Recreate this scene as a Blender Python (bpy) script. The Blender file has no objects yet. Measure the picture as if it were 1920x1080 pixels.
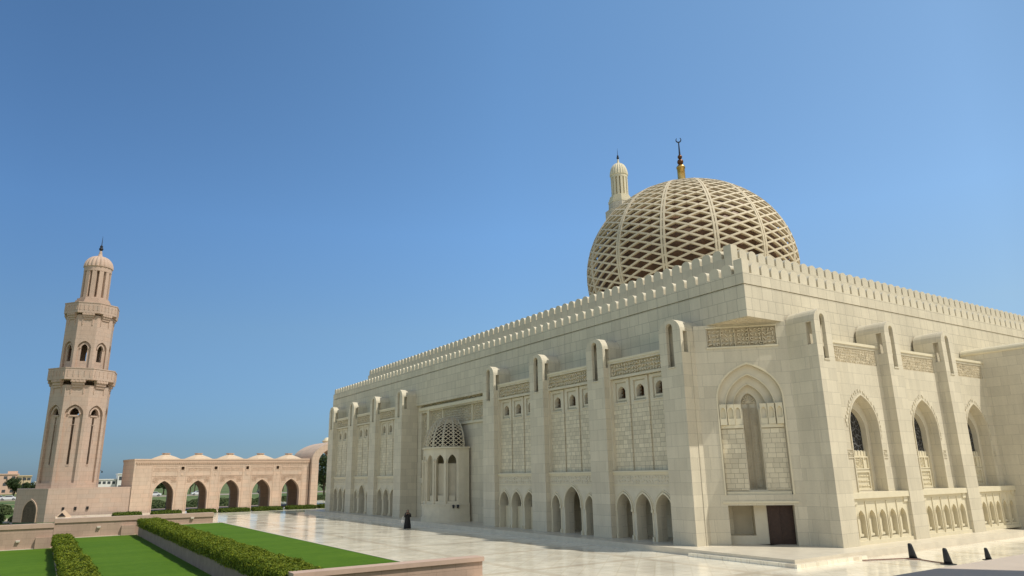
import bpy, bmesh, math, random
from mathutils import Vector, Matrix
from mathutils.geometry import tessellate_polygon
rnd = random.Random(7)
scene = bpy.context.scene
COL = scene.collection
R = math.radians

# ------------------------------------------------------------------ materials
def mat_new(name):
    m = bpy.data.materials.new(name); m.use_nodes = True
    nt = m.node_tree; b = nt.nodes['Principled BSDF']
    return m, nt, b

def N(nt, typ, **kw):
    n = nt.nodes.new(typ)
    for k, v in kw.items():
        if k in n.inputs: n.inputs[k].default_value = v
        else: setattr(n, k, v)
    return n

def wall_uv(nt):
    """coordinates that run along each wall, so courses stay level on every face"""
    tc = N(nt, 'ShaderNodeTexCoord')
    sn = N(nt, 'ShaderNodeSeparateXYZ'); nt.links.new(tc.outputs['Normal'], sn.inputs[0])
    neg = N(nt, 'ShaderNodeMath', operation='MULTIPLY'); neg.inputs[1].default_value = -1
    nt.links.new(sn.outputs['Y'], neg.inputs[0])
    t = N(nt, 'ShaderNodeCombineXYZ'); nt.links.new(neg.outputs[0], t.inputs[0]); nt.links.new(sn.outputs['X'], t.inputs[1])
    nm = N(nt, 'ShaderNodeVectorMath', operation='NORMALIZE'); nt.links.new(t.outputs[0], nm.inputs[0])
    dt = N(nt, 'ShaderNodeVectorMath', operation='DOT_PRODUCT')
    nt.links.new(tc.outputs['Object'], dt.inputs[0]); nt.links.new(nm.outputs[0], dt.inputs[1])
    sp = N(nt, 'ShaderNodeSeparateXYZ'); nt.links.new(tc.outputs['Object'], sp.inputs[0])
    side = N(nt, 'ShaderNodeCombineXYZ'); nt.links.new(dt.outputs['Value'], side.inputs[0]); nt.links.new(sp.outputs['Z'], side.inputs[1])
    ab = N(nt, 'ShaderNodeMath', operation='ABSOLUTE'); nt.links.new(sn.outputs['Z'], ab.inputs[0])
    gt = N(nt, 'ShaderNodeMath', operation='GREATER_THAN'); gt.inputs[1].default_value = .8
    nt.links.new(ab.outputs[0], gt.inputs[0])
    mx = N(nt, 'ShaderNodeMix', data_type='VECTOR')
    nt.links.new(gt.outputs[0], mx.inputs['Factor'])
    nt.links.new(side.outputs[0], mx.inputs[4]); nt.links.new(tc.outputs['Object'], mx.inputs[5])
    return mx.outputs[1], tc

def stone(name, col, bw=1.0, rh=.7, mortar=.014, var=.10, dark=.55, rough=.75, bump=.25, stain=.10, pink=None, off=.37):
    m, nt, b = mat_new(name)
    uv, tc = wall_uv(nt)
    br = N(nt, 'ShaderNodeTexBrick'); br.offset = off; br.offset_frequency = 2; br.squash = .78; br.squash_frequency = 3
    br.inputs['Scale'].default_value = 1
    br.inputs['Brick Width'].default_value = bw; br.inputs['Row Height'].default_value = rh
    br.inputs['Mortar Size'].default_value = mortar; br.inputs['Mortar Smooth'].default_value = .2
    c1 = [c * (1 + var) for c in col]; c2 = [c * (1 - var) for c in col]
    if pink: c2 = [a * (1 - var) for a in pink]
    br.inputs['Color1'].default_value = (*c1, 1); br.inputs['Color2'].default_value = (*c2, 1)
    br.inputs['Mortar'].default_value = (*[c * dark for c in col], 1)
    nt.links.new(uv, br.inputs['Vector'])
    no = N(nt, 'ShaderNodeTexNoise', Scale=.35, Detail=6.0, Roughness=.62); nt.links.new(tc.outputs['Object'], no.inputs['Vector'])
    no2 = N(nt, 'ShaderNodeTexNoise', Scale=9.0, Detail=5.0, Roughness=.7)
    mp = N(nt, 'ShaderNodeMapping'); mp.inputs['Scale'].default_value = (1, 1, 3); nt.links.new(tc.outputs['Object'], mp.inputs[0]); nt.links.new(mp.outputs[0], no2.inputs['Vector'])
    r1 = N(nt, 'ShaderNodeMapRange'); r1.inputs['From Min'].default_value = .3; r1.inputs['From Max'].default_value = .7
    r1.inputs['To Min'].default_value = 1 - stain; r1.inputs['To Max'].default_value = 1 + stain * .5
    nt.links.new(no.outputs['Fac'], r1.inputs[0])
    r2 = N(nt, 'ShaderNodeMapRange'); r2.inputs['From Min'].default_value = .3; r2.inputs['From Max'].default_value = .7
    r2.inputs['To Min'].default_value = .93; r2.inputs['To Max'].default_value = 1.05
    nt.links.new(no2.outputs['Fac'], r2.inputs[0])
    ms = N(nt, 'ShaderNodeMapping'); ms.inputs['Scale'].default_value = (2.6, 2.6, .22); nt.links.new(tc.outputs['Object'], ms.inputs[0])
    ns = N(nt, 'ShaderNodeTexNoise', Scale=1.0, Detail=5.0, Roughness=.7); nt.links.new(ms.outputs[0], ns.inputs['Vector'])
    rs = N(nt, 'ShaderNodeMapRange'); rs.inputs['From Min'].default_value = .35; rs.inputs['From Max'].default_value = .6; rs.inputs['To Min'].default_value = .935; rs.inputs['To Max'].default_value = 1.02
    nt.links.new(ns.outputs['Fac'], rs.inputs[0])
    m0 = N(nt, 'ShaderNodeMath', operation='MULTIPLY'); nt.links.new(r1.outputs[0], m0.inputs[0]); nt.links.new(rs.outputs[0], m0.inputs[1])
    mu = N(nt, 'ShaderNodeMath', operation='MULTIPLY'); nt.links.new(m0.outputs[0], mu.inputs[0]); nt.links.new(r2.outputs[0], mu.inputs[1])
    sc = N(nt, 'ShaderNodeVectorMath', operation='SCALE'); nt.links.new(br.outputs['Color'], sc.inputs[0]); nt.links.new(mu.outputs[0], sc.inputs['Scale'])
    nt.links.new(sc.outputs[0], b.inputs['Base Color'])
    b.inputs['Roughness'].default_value = rough; b.inputs['Specular IOR Level'].default_value = .3
    bp = N(nt, 'ShaderNodeBump', Strength=bump, Distance=.02)
    hs = N(nt, 'ShaderNodeMath', operation='MULTIPLY_ADD'); hs.inputs[1].default_value = -1.0
    nt.links.new(br.outputs['Fac'], hs.inputs[0])
    nt.links.new(no2.outputs['Fac'], hs.inputs[2])
    nt.links.new(hs.outputs[0], bp.inputs['Height']); nt.links.new(bp.outputs[0], b.inputs['Normal'])
    return m

def plain(name, col, rough=.7, metal=0.0, var=.12, scale=2.0, bump=0.0, spec=.4, det=5.0):
    m, nt, b = mat_new(name)
    tc = N(nt, 'ShaderNodeTexCoord')
    no = N(nt, 'ShaderNodeTexNoise', Scale=scale, Detail=det, Roughness=.65); nt.links.new(tc.outputs['Object'], no.inputs['Vector'])
    cr = N(nt, 'ShaderNodeValToRGB')
    cr.color_ramp.elements[0].position = .3; cr.color_ramp.elements[1].position = .7
    cr.color_ramp.elements[0].color = (*[c * (1 - var) for c in col], 1); cr.color_ramp.elements[1].color = (*[min(1, c * (1 + var)) for c in col], 1)
    nt.links.new(no.outputs['Fac'], cr.inputs[0]); nt.links.new(cr.outputs[0], b.inputs['Base Color'])
    b.inputs['Roughness'].default_value = rough; b.inputs['Metallic'].default_value = metal; b.inputs['Specular IOR Level'].default_value = spec
    if bump:
        bp = N(nt, 'ShaderNodeBump', Strength=bump, Distance=.03); nt.links.new(no.outputs['Fac'], bp.inputs['Height']); nt.links.new(bp.outputs[0], b.inputs['Normal'])
    return m

SW = (.61, .55, .415)
PK = (.60, .44, .325)     # pink sandstone
M = {}
M['ashlar'] = stone('white_ashlar', SW, 1.35, .74, .012, .07, .74, bump=.15, stain=.07)
M['cornice'] = stone('white_cornice_blocks', SW, 1.0, .78, .016, .06, .6, bump=.15, stain=.07, off=0.0)
M['rubble'] = stone('white_small_blocks', (.645, .575, .42), .52, .30, .014, .12, .6, rough=.85, bump=.5)
M['smooth'] = plain('white_dressed_stone', SW, .7, var=.07, scale=1.3, bump=.1, spec=.3)
M['trim'] = plain('white_polished_trim', (.67, .60, .43), .6, var=.05, scale=2.5, spec=.3)
M['carve'] = plain('carved_stone', (.60, .525, .38), .8, var=.12, scale=3, bump=.3, spec=.2)
M['dome'] = plain('dome_lattice_stone', (.62, .53, .375), .7, var=.08, scale=1.5, spec=.3)
M['pink'] = stone('pink_ashlar', PK, 1.4, .62, .016, .06, .68, stain=.10, pink=(.61, .475, .36))
M['dusk'] = stone('minaret_ashlar', (.50, .365, .28), 1.5, .66, .014, .06, .72, stain=.12, pink=(.53, .41, .325))
M['duskplain'] = plain('minaret_dressed_stone', (.50, .37, .285), .75, var=.08, scale=1.5, bump=.1, spec=.25)
M['pinkplain'] = plain('pink_dressed_stone', (.61, .455, .335), .75, var=.07, scale=1.5, bump=.1, spec=.25)
M['pinkcarve'] = plain('pink_carved_stone', (.55, .40, .29), .8, var=.12, scale=3, bump=.3, spec=.2)
M['pinkwhite'] = stone('pale_minaret_ashlar', (.60, .54, .43), 1.3, .8, .018, .06, .6)
M['cupola'] = plain('cupola_render', (.60, .47, .33), .7, var=.06, scale=2)
M['wallpink'] = stone('garden_wall_pink', (.46, .325, .245), 1.6, .5, .012, .05, .75, stain=.1)
M['copepink'] = plain('garden_wall_coping_stone', (.50, .36, .275), .7, var=.07, scale=1.5, bump=.1, spec=.25)
M['planter'] = plain('shade_darkened_planter_stone', (.27, .205, .17), .85, var=.18, scale=1.2, bump=.2, spec=.2)  # stone colour darkened to carry the shade on the planter sides
M['plinth'] = plain('plain_plinth_stone', (.64, .575, .45), .35, var=.10, scale=1.0, spec=.4)  # even stone tone, darker than the plaza marble
M['dark'] = plain('dark_opening', (.018, .016, .015), .9, var=.2)
M['black'] = plain('black_metal', (.015, .015, .016), .45, var=.2)
M['wood'] = plain('dark_wood', (.045, .022, .014), .5, var=.3, scale=6)
M['gold'] = plain('gilded_metal', (.60, .38, .12), .32, metal=.9, var=.15, scale=4)
M['bronze'] = plain('dark_bronze', (.13, .055, .02), .4, metal=.6, var=.2, scale=4)
M['iron'] = plain('dark_finial_metal', (.03, .03, .035), .45, metal=.5, var=.2)
M['inner'] = plain('inner_dome_mosaic', (.17, .088, .042), .55, var=.4, scale=.5, det=3, spec=.5)
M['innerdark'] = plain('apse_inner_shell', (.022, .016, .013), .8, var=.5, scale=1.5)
M['kerb'] = plain('pale_kerb', (.55, .49, .38), .7, var=.08)
M['soil'] = plain('soil', (.10, .065, .04), .95, var=.3, scale=3)
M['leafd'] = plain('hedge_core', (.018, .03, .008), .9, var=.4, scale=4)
M['cloth'] = plain('black_cloth', (.012, .011, .012), .8, var=.3, scale=6)
M['skin'] = plain('skin', (.42, .25, .17), .6, var=.05)
M['bag'] = plain('white_bag', (.70, .68, .64), .6, var=.05)
M['trunk'] = plain('bark', (.10, .075, .05), .9, var=.3, scale=4, bump=.4)
M['asphalt'] = plain('asphalt', (.20, .20, .195), .85, var=.1, scale=.5)
M['tyre'] = plain('tyre_rubber', (.02, .02, .02), .8, var=.1)
M['rim'] = plain('alloy', (.45, .45, .46), .3, metal=.8, var=.05)
M['lampg'] = plain('lamp_glass', (.75, .75, .72), .25, var=.03)
M['white'] = plain('white_render', (.74, .72, .68), .8, var=.05, scale=.2)
M['cream'] = plain('cream_render', (.62, .48, .30), .8, var=.07, scale=.2)
M['rose'] = plain('rose_render', (.62, .43, .33), .8, var=.07, scale=.2)
M['winglass'] = plain('far_window_glass', (.07, .08, .09), .15, var=.2)
M['path'] = plain('sandy_path', (.45, .37, .27), .9, var=.12, scale=.8)
M['terrace'] = plain('terrace_stone', (.56, .46, .35), .6, var=.05, scale=3)
M['rope'] = plain('rope', (.25, .14, .10), .8)

def leafmat(name, c1, c2):
    m, nt, b = mat_new(name)
    oi = N(nt, 'ShaderNodeNewGeometry')
    cr = N(nt, 'ShaderNodeValToRGB'); cr.color_ramp.elements[0].color = (*c1, 1); cr.color_ramp.elements[1].color = (*c2, 1)
    nt.links.new(oi.outputs['Random Per Island'], cr.inputs[0]); nt.links.new(cr.outputs[0], b.inputs['Base Color'])
    b.inputs['Roughness'].default_value = .6; b.inputs['Specular IOR Level'].default_value = .25
    tr = N(nt, 'ShaderNodeBsdfTranslucent'); nt.links.new(cr.outputs[0], tr.inputs['Color'])
    mx = N(nt, 'ShaderNodeMixShader'); mx.inputs[0].default_value = .25
    out = nt.nodes['Material Output']
    nt.links.new(b.outputs[0], mx.inputs[1]); nt.links.new(tr.outputs[0], mx.inputs[2]); nt.links.new(mx.outputs[0], out.inputs['Surface'])
    return m
M['leaf'] = leafmat('hedge_leaves', (.07, .12, .008), (.24, .27, .018))
M['leafb'] = leafmat('low_hedge_leaves', (.05, .085, .008), (.13, .17, .018))
M['leaft'] = leafmat('tree_leaves', (.02, .04, .012), (.06, .09, .025))
M['leafg'] = leafmat('shrub_leaves', (.05, .08, .025), (.13, .16, .06))

def lawnmat():
    m, nt, b = mat_new('mown_lawn')
    tc = N(nt, 'ShaderNodeTexCoord')
    n1 = N(nt, 'ShaderNodeTexNoise', Scale=.25, Detail=6.0, Roughness=.6)
    mp = N(nt, 'ShaderNodeMapping'); mp.inputs['Scale'].default_value = (.25, 1.5, 1); mp.inputs['Rotation'].default_value = (0, 0, .25)
    nt.links.new(tc.outputs['Object'], mp.inputs[0]); nt.links.new(mp.outputs[0], n1.inputs['Vector'])
    n2 = N(nt, 'ShaderNodeTexNoise', Scale=14.0, Detail=6.0, Roughness=.8); nt.links.new(tc.outputs['Object'], n2.inputs['Vector'])
    n3 = N(nt, 'ShaderNodeTexNoise', Scale=1.7, Detail=5.0, Roughness=.7); nt.links.new(tc.outputs['Object'], n3.inputs['Vector'])
    aa = N(nt, 'ShaderNodeMath', operation='MULTIPLY_ADD'); aa.inputs[1].default_value = .5; nt.links.new(n3.outputs['Fac'], aa.inputs[0])
    hf = N(nt, 'ShaderNodeMath', operation='MULTIPLY'); hf.inputs[1].default_value = .55; nt.links.new(n1.outputs['Fac'], hf.inputs[0]); nt.links.new(hf.outputs[0], aa.inputs[2])
    ad = N(nt, 'ShaderNodeMath', operation='MULTIPLY_ADD'); ad.inputs[1].default_value = .35
    nt.links.new(n2.outputs['Fac'], ad.inputs[0]); nt.links.new(aa.outputs[0], ad.inputs[2])
    cr = N(nt, 'ShaderNodeValToRGB'); e = cr.color_ramp.elements
    e[0].position = .35; e[0].color = (.036, .095, .007, 1); e[1].position = 1.0; e[1].color = (.105, .19, .016, 1)
    nt.links.new(ad.outputs[0], cr.inputs[0])
    nt.links.new(cr.outputs[0], b.inputs['Base Color']); b.inputs['Roughness'].default_value = .9; b.inputs['Specular IOR Level'].default_value = .1
    bp = N(nt, 'ShaderNodeBump', Strength=.5, Distance=.04); nt.links.new(n2.outputs['Fac'], bp.inputs['Height']); nt.links.new(bp.outputs[0], b.inputs['Normal'])
    return m
M['lawn'] = lawnmat()

def fieldmat():
    m, nt, b = mat_new('far_ground')
    tc = N(nt, 'ShaderNodeTexCoord')
    n1 = N(nt, 'ShaderNodeTexNoise', Scale=.06, Detail=8.0, Roughness=.65)
    mp = N(nt, 'ShaderNodeMapping'); mp.inputs['Scale'].default_value = (.35, 1.2, 1)
    nt.links.new(tc.outputs['Object'], mp.inputs[0]); nt.links.new(mp.outputs[0], n1.inputs['Vector'])
    cr = N(nt, 'ShaderNodeValToRGB'); e = cr.color_ramp.elements
    e[0].position = .38; e[0].color = (.035, .085, .012, 1); e[1].position = .66; e[1].color = (.22, .17, .10, 1)
    k = e.new(.52); k.color = (.10, .14, .03, 1)
    nt.links.new(n1.outputs['Fac'], cr.inputs[0]); nt.links.new(cr.outputs[0], b.inputs['Base Color']); b.inputs['Roughness'].default_value = .95
    return m
M['field'] = fieldmat()

def marble():
    m, nt, b = mat_new('polished_plaza_marble')
    tc = N(nt, 'ShaderNodeTexCoord')
    br = N(nt, 'ShaderNodeTexBrick'); br.offset = 0; br.inputs['Scale'].default_value = 1
    br.inputs['Brick Width'].default_value = .9; br.inputs['Row Height'].default_value = .9; br.inputs['Mortar Size'].default_value = .012
    br.inputs['Color1'].default_value = (.88, .81, .645, 1); br.inputs['Color2'].default_value = (.84, .76, .595, 1); br.inputs['Mortar'].default_value = (.50, .44, .33, 1)
    nt.links.new(tc.outputs['Object'], br.inputs['Vector'])
    # inlaid bands: straight joints of darker marble every few metres, both ways and on the diagonal
    sp = N(nt, 'ShaderNodeSeparateXYZ'); nt.links.new(tc.outputs['Object'], sp.inputs[0])
    def band(src, period, width, off=0.0):
        a = N(nt, 'ShaderNodeMath', operation='ADD'); a.inputs[1].default_value = off; nt.links.new(src, a.inputs[0])
        d = N(nt, 'ShaderNodeMath', operation='PINGPONG'); d.inputs[1].default_value = period / 2; nt.links.new(a.outputs[0], d.inputs[0])
        l = N(nt, 'ShaderNodeMath', operation='LESS_THAN'); l.inputs[1].default_value = width / 2; nt.links.new(d.outputs[0], l.inputs[0])
        return l.outputs[0]
    s1 = N(nt, 'ShaderNodeMath', operation='ADD'); nt.links.new(sp.outputs[0], s1.inputs[0]); nt.links.new(sp.outputs[1], s1.inputs[1])
    s2 = N(nt, 'ShaderNodeMath', operation='SUBTRACT'); nt.links.new(sp.outputs[0], s2.inputs[0]); nt.links.new(sp.outputs[1], s2.inputs[1])
    bx = band(sp.outputs[0], 7.75, .55, 2.0); by = band(sp.outputs[1], 7.75, .55, -.4)
    mxm = N(nt, 'ShaderNodeMath', operation='MAXIMUM'); nt.links.new(bx, mxm.inputs[0]); nt.links.new(by, mxm.inputs[1])
    d1 = band(s1.outputs[0], 1.26, .10); d2 = band(s2.outputs[0], 1.26, .10)
    md = N(nt, 'ShaderNodeMath', operation='MAXIMUM'); nt.links.new(d1, md.inputs[0]); nt.links.new(d2, md.inputs[1])
    mxa = N(nt, 'ShaderNodeMix', data_type='RGBA'); mxa.inputs['Factor'].default_value = 0
    nt.links.new(br.outputs['Color'], mxa.inputs[6]); mxa.inputs[7].default_value = (.70, .61, .45, 1)
    f1 = N(nt, 'ShaderNodeMath', operation='MULTIPLY'); f1.inputs[1].default_value = .45; nt.links.new(md.outputs[0], f1.inputs[0]); nt.links.new(f1.outputs[0], mxa.inputs['Factor'])
    mxb = N(nt, 'ShaderNodeMix', data_type='RGBA'); nt.links.new(mxm.outputs[0], mxb.inputs['Factor'])
    nt.links.new(mxa.outputs[2], mxb.inputs[6]); mxb.inputs[7].default_value = (.72, .63, .48, 1)
    no = N(nt, 'ShaderNodeTexNoise', Scale=.5, Detail=7.0, Roughness=.6); nt.links.new(tc.outputs['Object'], no.inputs['Vector'])
    r1 = N(nt, 'ShaderNodeMapRange'); r1.inputs['From Min'].default_value = .3; r1.inputs['From Max'].default_value = .7; r1.inputs['To Min'].default_value = .92; r1.inputs['To Max'].default_value = 1.06
    nt.links.new(no.outputs['Fac'], r1.inputs[0])
    sc = N(nt, 'ShaderNodeVectorMath', operation='SCALE'); nt.links.new(mxb.outputs[2], sc.inputs[0]); nt.links.new(r1.outputs[0], sc.inputs['Scale'])
    nt.links.new(sc.outputs[0], b.inputs['Base Color'])
    r3 = N(nt, 'ShaderNodeMapRange'); r3.inputs['From Min'].default_value = .3; r3.inputs['From Max'].default_value = .7; r3.inputs['To Min'].default_value = .07; r3.inputs['To Max'].default_value = .2
    nt.links.new(no.outputs['Fac'], r3.inputs[0]); nt.links.new(r3.outputs[0], b.inputs['Roughness'])
    b.inputs['Specular IOR Level'].default_value = .6
    nw = N(nt, 'ShaderNodeTexNoise', Scale=1.6, Detail=2.0); nt.links.new(tc.outputs['Object'], nw.inputs['Vector'])
    bp = N(nt, 'ShaderNodeBump', Strength=.12, Distance=.01); nt.links.new(nw.outputs['Fac'], bp.inputs['Height']); nt.links.new(bp.outputs[0], b.inputs['Normal'])
    return m
M['marble'] = marble()

def glassmat():
    m, nt, b = mat_new('leaded_glass')
    uv, tc = wall_uv(nt)
    vo = N(nt, 'ShaderNodeTexVoronoi', Scale=3.2, feature='DISTANCE_TO_EDGE'); nt.links.new(uv, vo.inputs['Vector'])
    lt = N(nt, 'ShaderNodeMath', operation='LESS_THAN'); lt.inputs[1].default_value = .05; nt.links.new(vo.outputs['Distance'], lt.inputs[0])
    mx = N(nt, 'ShaderNodeMix', data_type='RGBA'); nt.links.new(lt.outputs[0], mx.inputs['Factor'])
    mx.inputs[6].default_value = (.008, .010, .014, 1); mx.inputs[7].default_value = (.10, .10, .10, 1)
    nt.links.new(mx.outputs[2], b.inputs['Base Color'])
    rr = N(nt, 'ShaderNodeMapRange'); rr.inputs['To Min'].default_value = .12; rr.inputs['To Max'].default_value = .6; nt.links.new(lt.outputs[0], rr.inputs[0]); nt.links.new(rr.outputs[0], b.inputs['Roughness'])
    return m
M['glass'] = glassmat()

def paint(name, col):
    m, nt, b = mat_new(name)
    b.inputs['Base Color'].default_value = (*col, 1); b.inputs['Roughness'].default_value = .35; b.inputs['Coat Weight'].default_value = .5
    return m
M['carwhite'] = paint('white_car_paint', (.72, .73, .74)); M['carblack'] = paint('dark_car_paint', (.03, .032, .04)); M['carsilver'] = paint('silver_car_paint', (.42, .43, .45))

# ------------------------------------------------------------------ objects
def tag(o, label=None, cat=None, group=None, kind=None):
    if label: o['label'] = label
    if cat: o['category'] = cat
    if group: o['group'] = group
    if kind: o['kind'] = kind
    return o

def thing(name, label, cat, loc=(0, 0, 0), rz=0, group=None):
    o = bpy.data.objects.new(name, None); COL.objects.link(o); o.location = loc; o.rotation_euler = (0, 0, rz)
    o.empty_display_size = .5
    return tag(o, label, cat, group)

def link(o, parent):
    COL.objects.link(o)
    if parent is not None:
        o.parent = parent
    return o

def obj(name, bm, m, parent=None, world=True, smooth=False, label=None):
    """link a bmesh as ONE mesh object; world=True: vertices are world coordinates (parents are unrotated)"""
    bmesh.ops.recalc_face_normals(bm, faces=bm.faces[:])
    me = bpy.data.meshes.new(name); bm.to_mesh(me); bm.free()
    me.materials.append(m)
    if smooth:
        for p in me.polygons: p.use_smooth = True
    o = bpy.data.objects.new(name, me); link(o, parent)
    if parent is not None and world:
        off = Vector(parent.location); p = parent.parent
        if parent.type == 'MESH' and p is not None: off = Vector((0, 0, 0))
        base = parent
        # absolute position of the parent = sum of unrotated locations
        tot = Vector((0, 0, 0)); q = parent
        while q is not None:
            tot += Vector(q.location); q = q.parent
        o.location = -tot
    if label: o['label'] = label
    return o

def copy_tree(o, parent=None):
    c = o.copy(); COL.objects.link(c); c.parent = parent
    for ch in [x for x in bpy.data.objects if x.parent == o and x is not c]:
        copy_tree(ch, c)
    return c

# frames: (u, v, d) -> world, d is outward from the plane
def frame(o, u, n):
    o = Vector(o); u = Vector(u).normalized(); n = Vector(n).normalized()
    return lambda a, v, d: o + u * a + Vector((0, 0, v)) + n * d
FA = frame((33.5, 0, 0), (0, 1, 0), (-1, 0, 0))
FB = frame((0, 25.2, 0), (1, 0, 0), (0, -1, 0))
FC = frame((34.7, 31.3, 0), (1, -1, 0), (-1, -1, 0))
FL = frame((0, 0, 0), (1, 0, 0), (0, -1, 0))       # local, facing -Y

def box(bm, x0, x1, y0, y1, z0, z1, f=None):
    vs = []
    for z in (z0, z1):
        for x, y in ((x0, y0), (x1, y0), (x1, y1), (x0, y1)):
            vs.append(bm.verts.new((x, y, z) if f is None else f(x, z, y)))
    for q in ((0, 3, 2, 1), (4, 5, 6, 7), (0, 1, 5, 4), (1, 2, 6, 5), (2, 3, 7, 6), (3, 0, 4, 7)):
        bm.faces.new([vs[i] for i in q])

def fbox(bm, f, u0, u1, v0, v1, d0, d1):
    box(bm, u0, u1, d0, d1, v0, v1, f)

def prism(bm, pts, z0, z1, top=None):
    """vertical prism of a plan polygon; top: optional plan polygon at z1"""
    top = top or pts
    a = [bm.verts.new((x, y, z0)) for x, y in pts]; b = [bm.verts.new((x, y, z1)) for x, y in top]
    n = len(pts)
    for i in range(n): bm.faces.new((a[i], a[(i + 1) % n], b[(i + 1) % n], b[i]))
    bm.faces.new(b); bm.faces.new(a[::-1])

def plate(bm, f, outer, holes, d0, d1, back=True):
    loops = [outer] + list(holes)
    flat = [p for l in loops for p in l]
    tris = tessellate_polygon([[Vector((p[0], p[1], 0)) for p in l] for l in loops])
    A = [bm.verts.new(f(p[0], p[1], d0)) for p in flat]
    B = [bm.verts.new(f(p[0], p[1], d1)) for p in flat]
    for t in tris:
        try: bm.faces.new([A[i] for i in t])
        except ValueError: pass
        if back:
            try: bm.faces.new([B[i] for i in t][::-1])
            except ValueError: pass
    k = 0
    for l in loops:
        n = len(l)
        for i in range(n):
            a, b = k + i, k + (i + 1) % n
            try: bm.faces.new((A[a], A[b], B[b], B[a]))
            except ValueError: pass
        k += n

def rect(u0, u1, v0, v1):
    return [(u0, v0), (u1, v0), (u1, v1), (u0, v1)]

def arch(c, w, v0, vs, va, n=8):
    """pointed arch outline, springing at vs, apex va"""
    h = va - vs; a = w / 2
    pts = [(c - a, v0), (c + a, v0)]
    if h >= a * 1.36:
        r = (h * h + a * a) / (2 * a)
        t1 = math.asin(min(1, h / r))
        right = [(c + a - r + r * math.cos(t1 * i / n), vs + r * math.sin(t1 * i / n)) for i in range(n + 1)]
    else:
        right = [(c + a * math.cos(math.pi / 2 * i / n), vs + h * (.58 * math.sin(math.pi / 2 * i / n) + .42 * i / n)) for i in range(n + 1)]
    left = [(2 * c - x, y) for x, y in right[:-1]][::-1]
    return pts + right + left

def ring(bm, f, c, w, vs, va, t, d0, d1, v0=None, n=8):
    """arch moulding: the band between an arch and the same arch t wider"""
    v0 = vs if v0 is None else v0
    o = arch(c, w + 2 * t, v0, vs, va + t * 1.25, n)[1:]; i = arch(c, w, v0, vs, va, n)[1:]
    o = [(c + w / 2 + t, v0)] + o[1:] + [(c - w / 2 - t, v0)]; i = [(c + w / 2, v0)] + i[1:] + [(c - w / 2, v0)]
    m = min(len(o), len(i)); V = []
    for k in range(m):
        V.append([bm.verts.new(f(*o[k], d1)), bm.verts.new(f(*i[k], d1)), bm.verts.new(f(*i[k], d0)), bm.verts.new(f(*o[k], d0))])
    for k in range(m - 1):
        for a in range(4):
            bm.faces.new((V[k][a], V[k][(a + 1) % 4], V[k + 1][(a + 1) % 4], V[k + 1][a]))
    bm.faces.new(V[0]); bm.faces.new(V[-1][::-1])

def relief(bm, f, u0, u1, v0, v1, d0, d1, seed=1, cell=.17):
    """carved interlace: short raised strokes and little rings that weave over a sunk panel"""
    r = random.Random(seed)
    nu = max(1, int(round((u1 - u0) / cell))); nv = max(1, int(round((v1 - v0) / cell)))
    cu = (u1 - u0) / nu; cv = (v1 - v0) / nv
    for i in range(nu):
        for j in range(nv):
            cx = u0 + (i + .5) * cu; cy = v0 + (j + .5) * cv
            k = r.random(); w = min(cu, cv)
            ang = r.choice((0, 45, 90, 135, 20, 70)) if k < .75 else None
            segs = []
            if ang is not None:
                a = R(ang); l = w * r.uniform(.45, .85)
                segs.append((cx - math.cos(a) * l * .6, cy - math.sin(a) * l * .6, cx + math.cos(a) * l * .6, cy + math.sin(a) * l * .6))
                if r.random() < .4:
                    a += R(90); segs.append((cx, cy, cx + math.cos(a) * l * .5, cy + math.sin(a) * l * .5))
            else:
                q = [(cx + math.cos(R(60 * m)) * w * .36, cy + math.sin(R(60 * m)) * w * .36) for m in range(6)]
                segs += [(*q[m], *q[m + 1]) for m in range(r.choice((3, 4, 5)))]
            t = w * .13
            for (a0, b0, a1, b1) in segs:
                L = math.hypot(a1 - a0, b1 - b0) or 1e-6; nx, ny = -(b1 - b0) / L * t, (a1 - a0) / L * t
                pts = [(a0 + nx, b0 + ny), (a0 - nx, b0 - ny), (a1 - nx, b1 - ny), (a1 + nx, b1 + ny)]
                dd = d1 - r.uniform(0, .25) * (d1 - d0)
                T = [bm.verts.new(f(*p, dd)) for p in pts]; Bm = [bm.verts.new(f(*p, d0)) for p in pts]
                bm.faces.new(T)
                for m in range(4): bm.faces.new((T[m], T[(m + 1) % 4], Bm[(m + 1) % 4], Bm[m]))

def lathe(bm, prof, cx, cy, n=24, rot=0.0, fl=None):
    rows = []
    for r_, z in prof:
        row = []
        for i in range(n):
            a = rot + 2 * math.pi * i / n
            rr = r_ * (fl(a, z) if fl else 1)
            row.append(bm.verts.new((cx + rr * math.cos(a), cy + rr * math.sin(a), z)))
        rows.append(row)
    for a, b in zip(rows[:-1], rows[1:]):
        for i in range(n): bm.faces.new((a[i], a[(i + 1) % n], b[(i + 1) % n], b[i]))
    bm.faces.new(rows[-1]); bm.faces.new(rows[0][::-1])

def ball(bm, c, r, seg=12, rings=8, sz=1.0):
    m = Matrix.Translation(Vector(c)) @ Matrix.Diagonal((1, 1, sz, 1))
    bmesh.ops.create_uvsphere(bm, u_segments=seg, v_segments=rings, radius=r, matrix=m)

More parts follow.
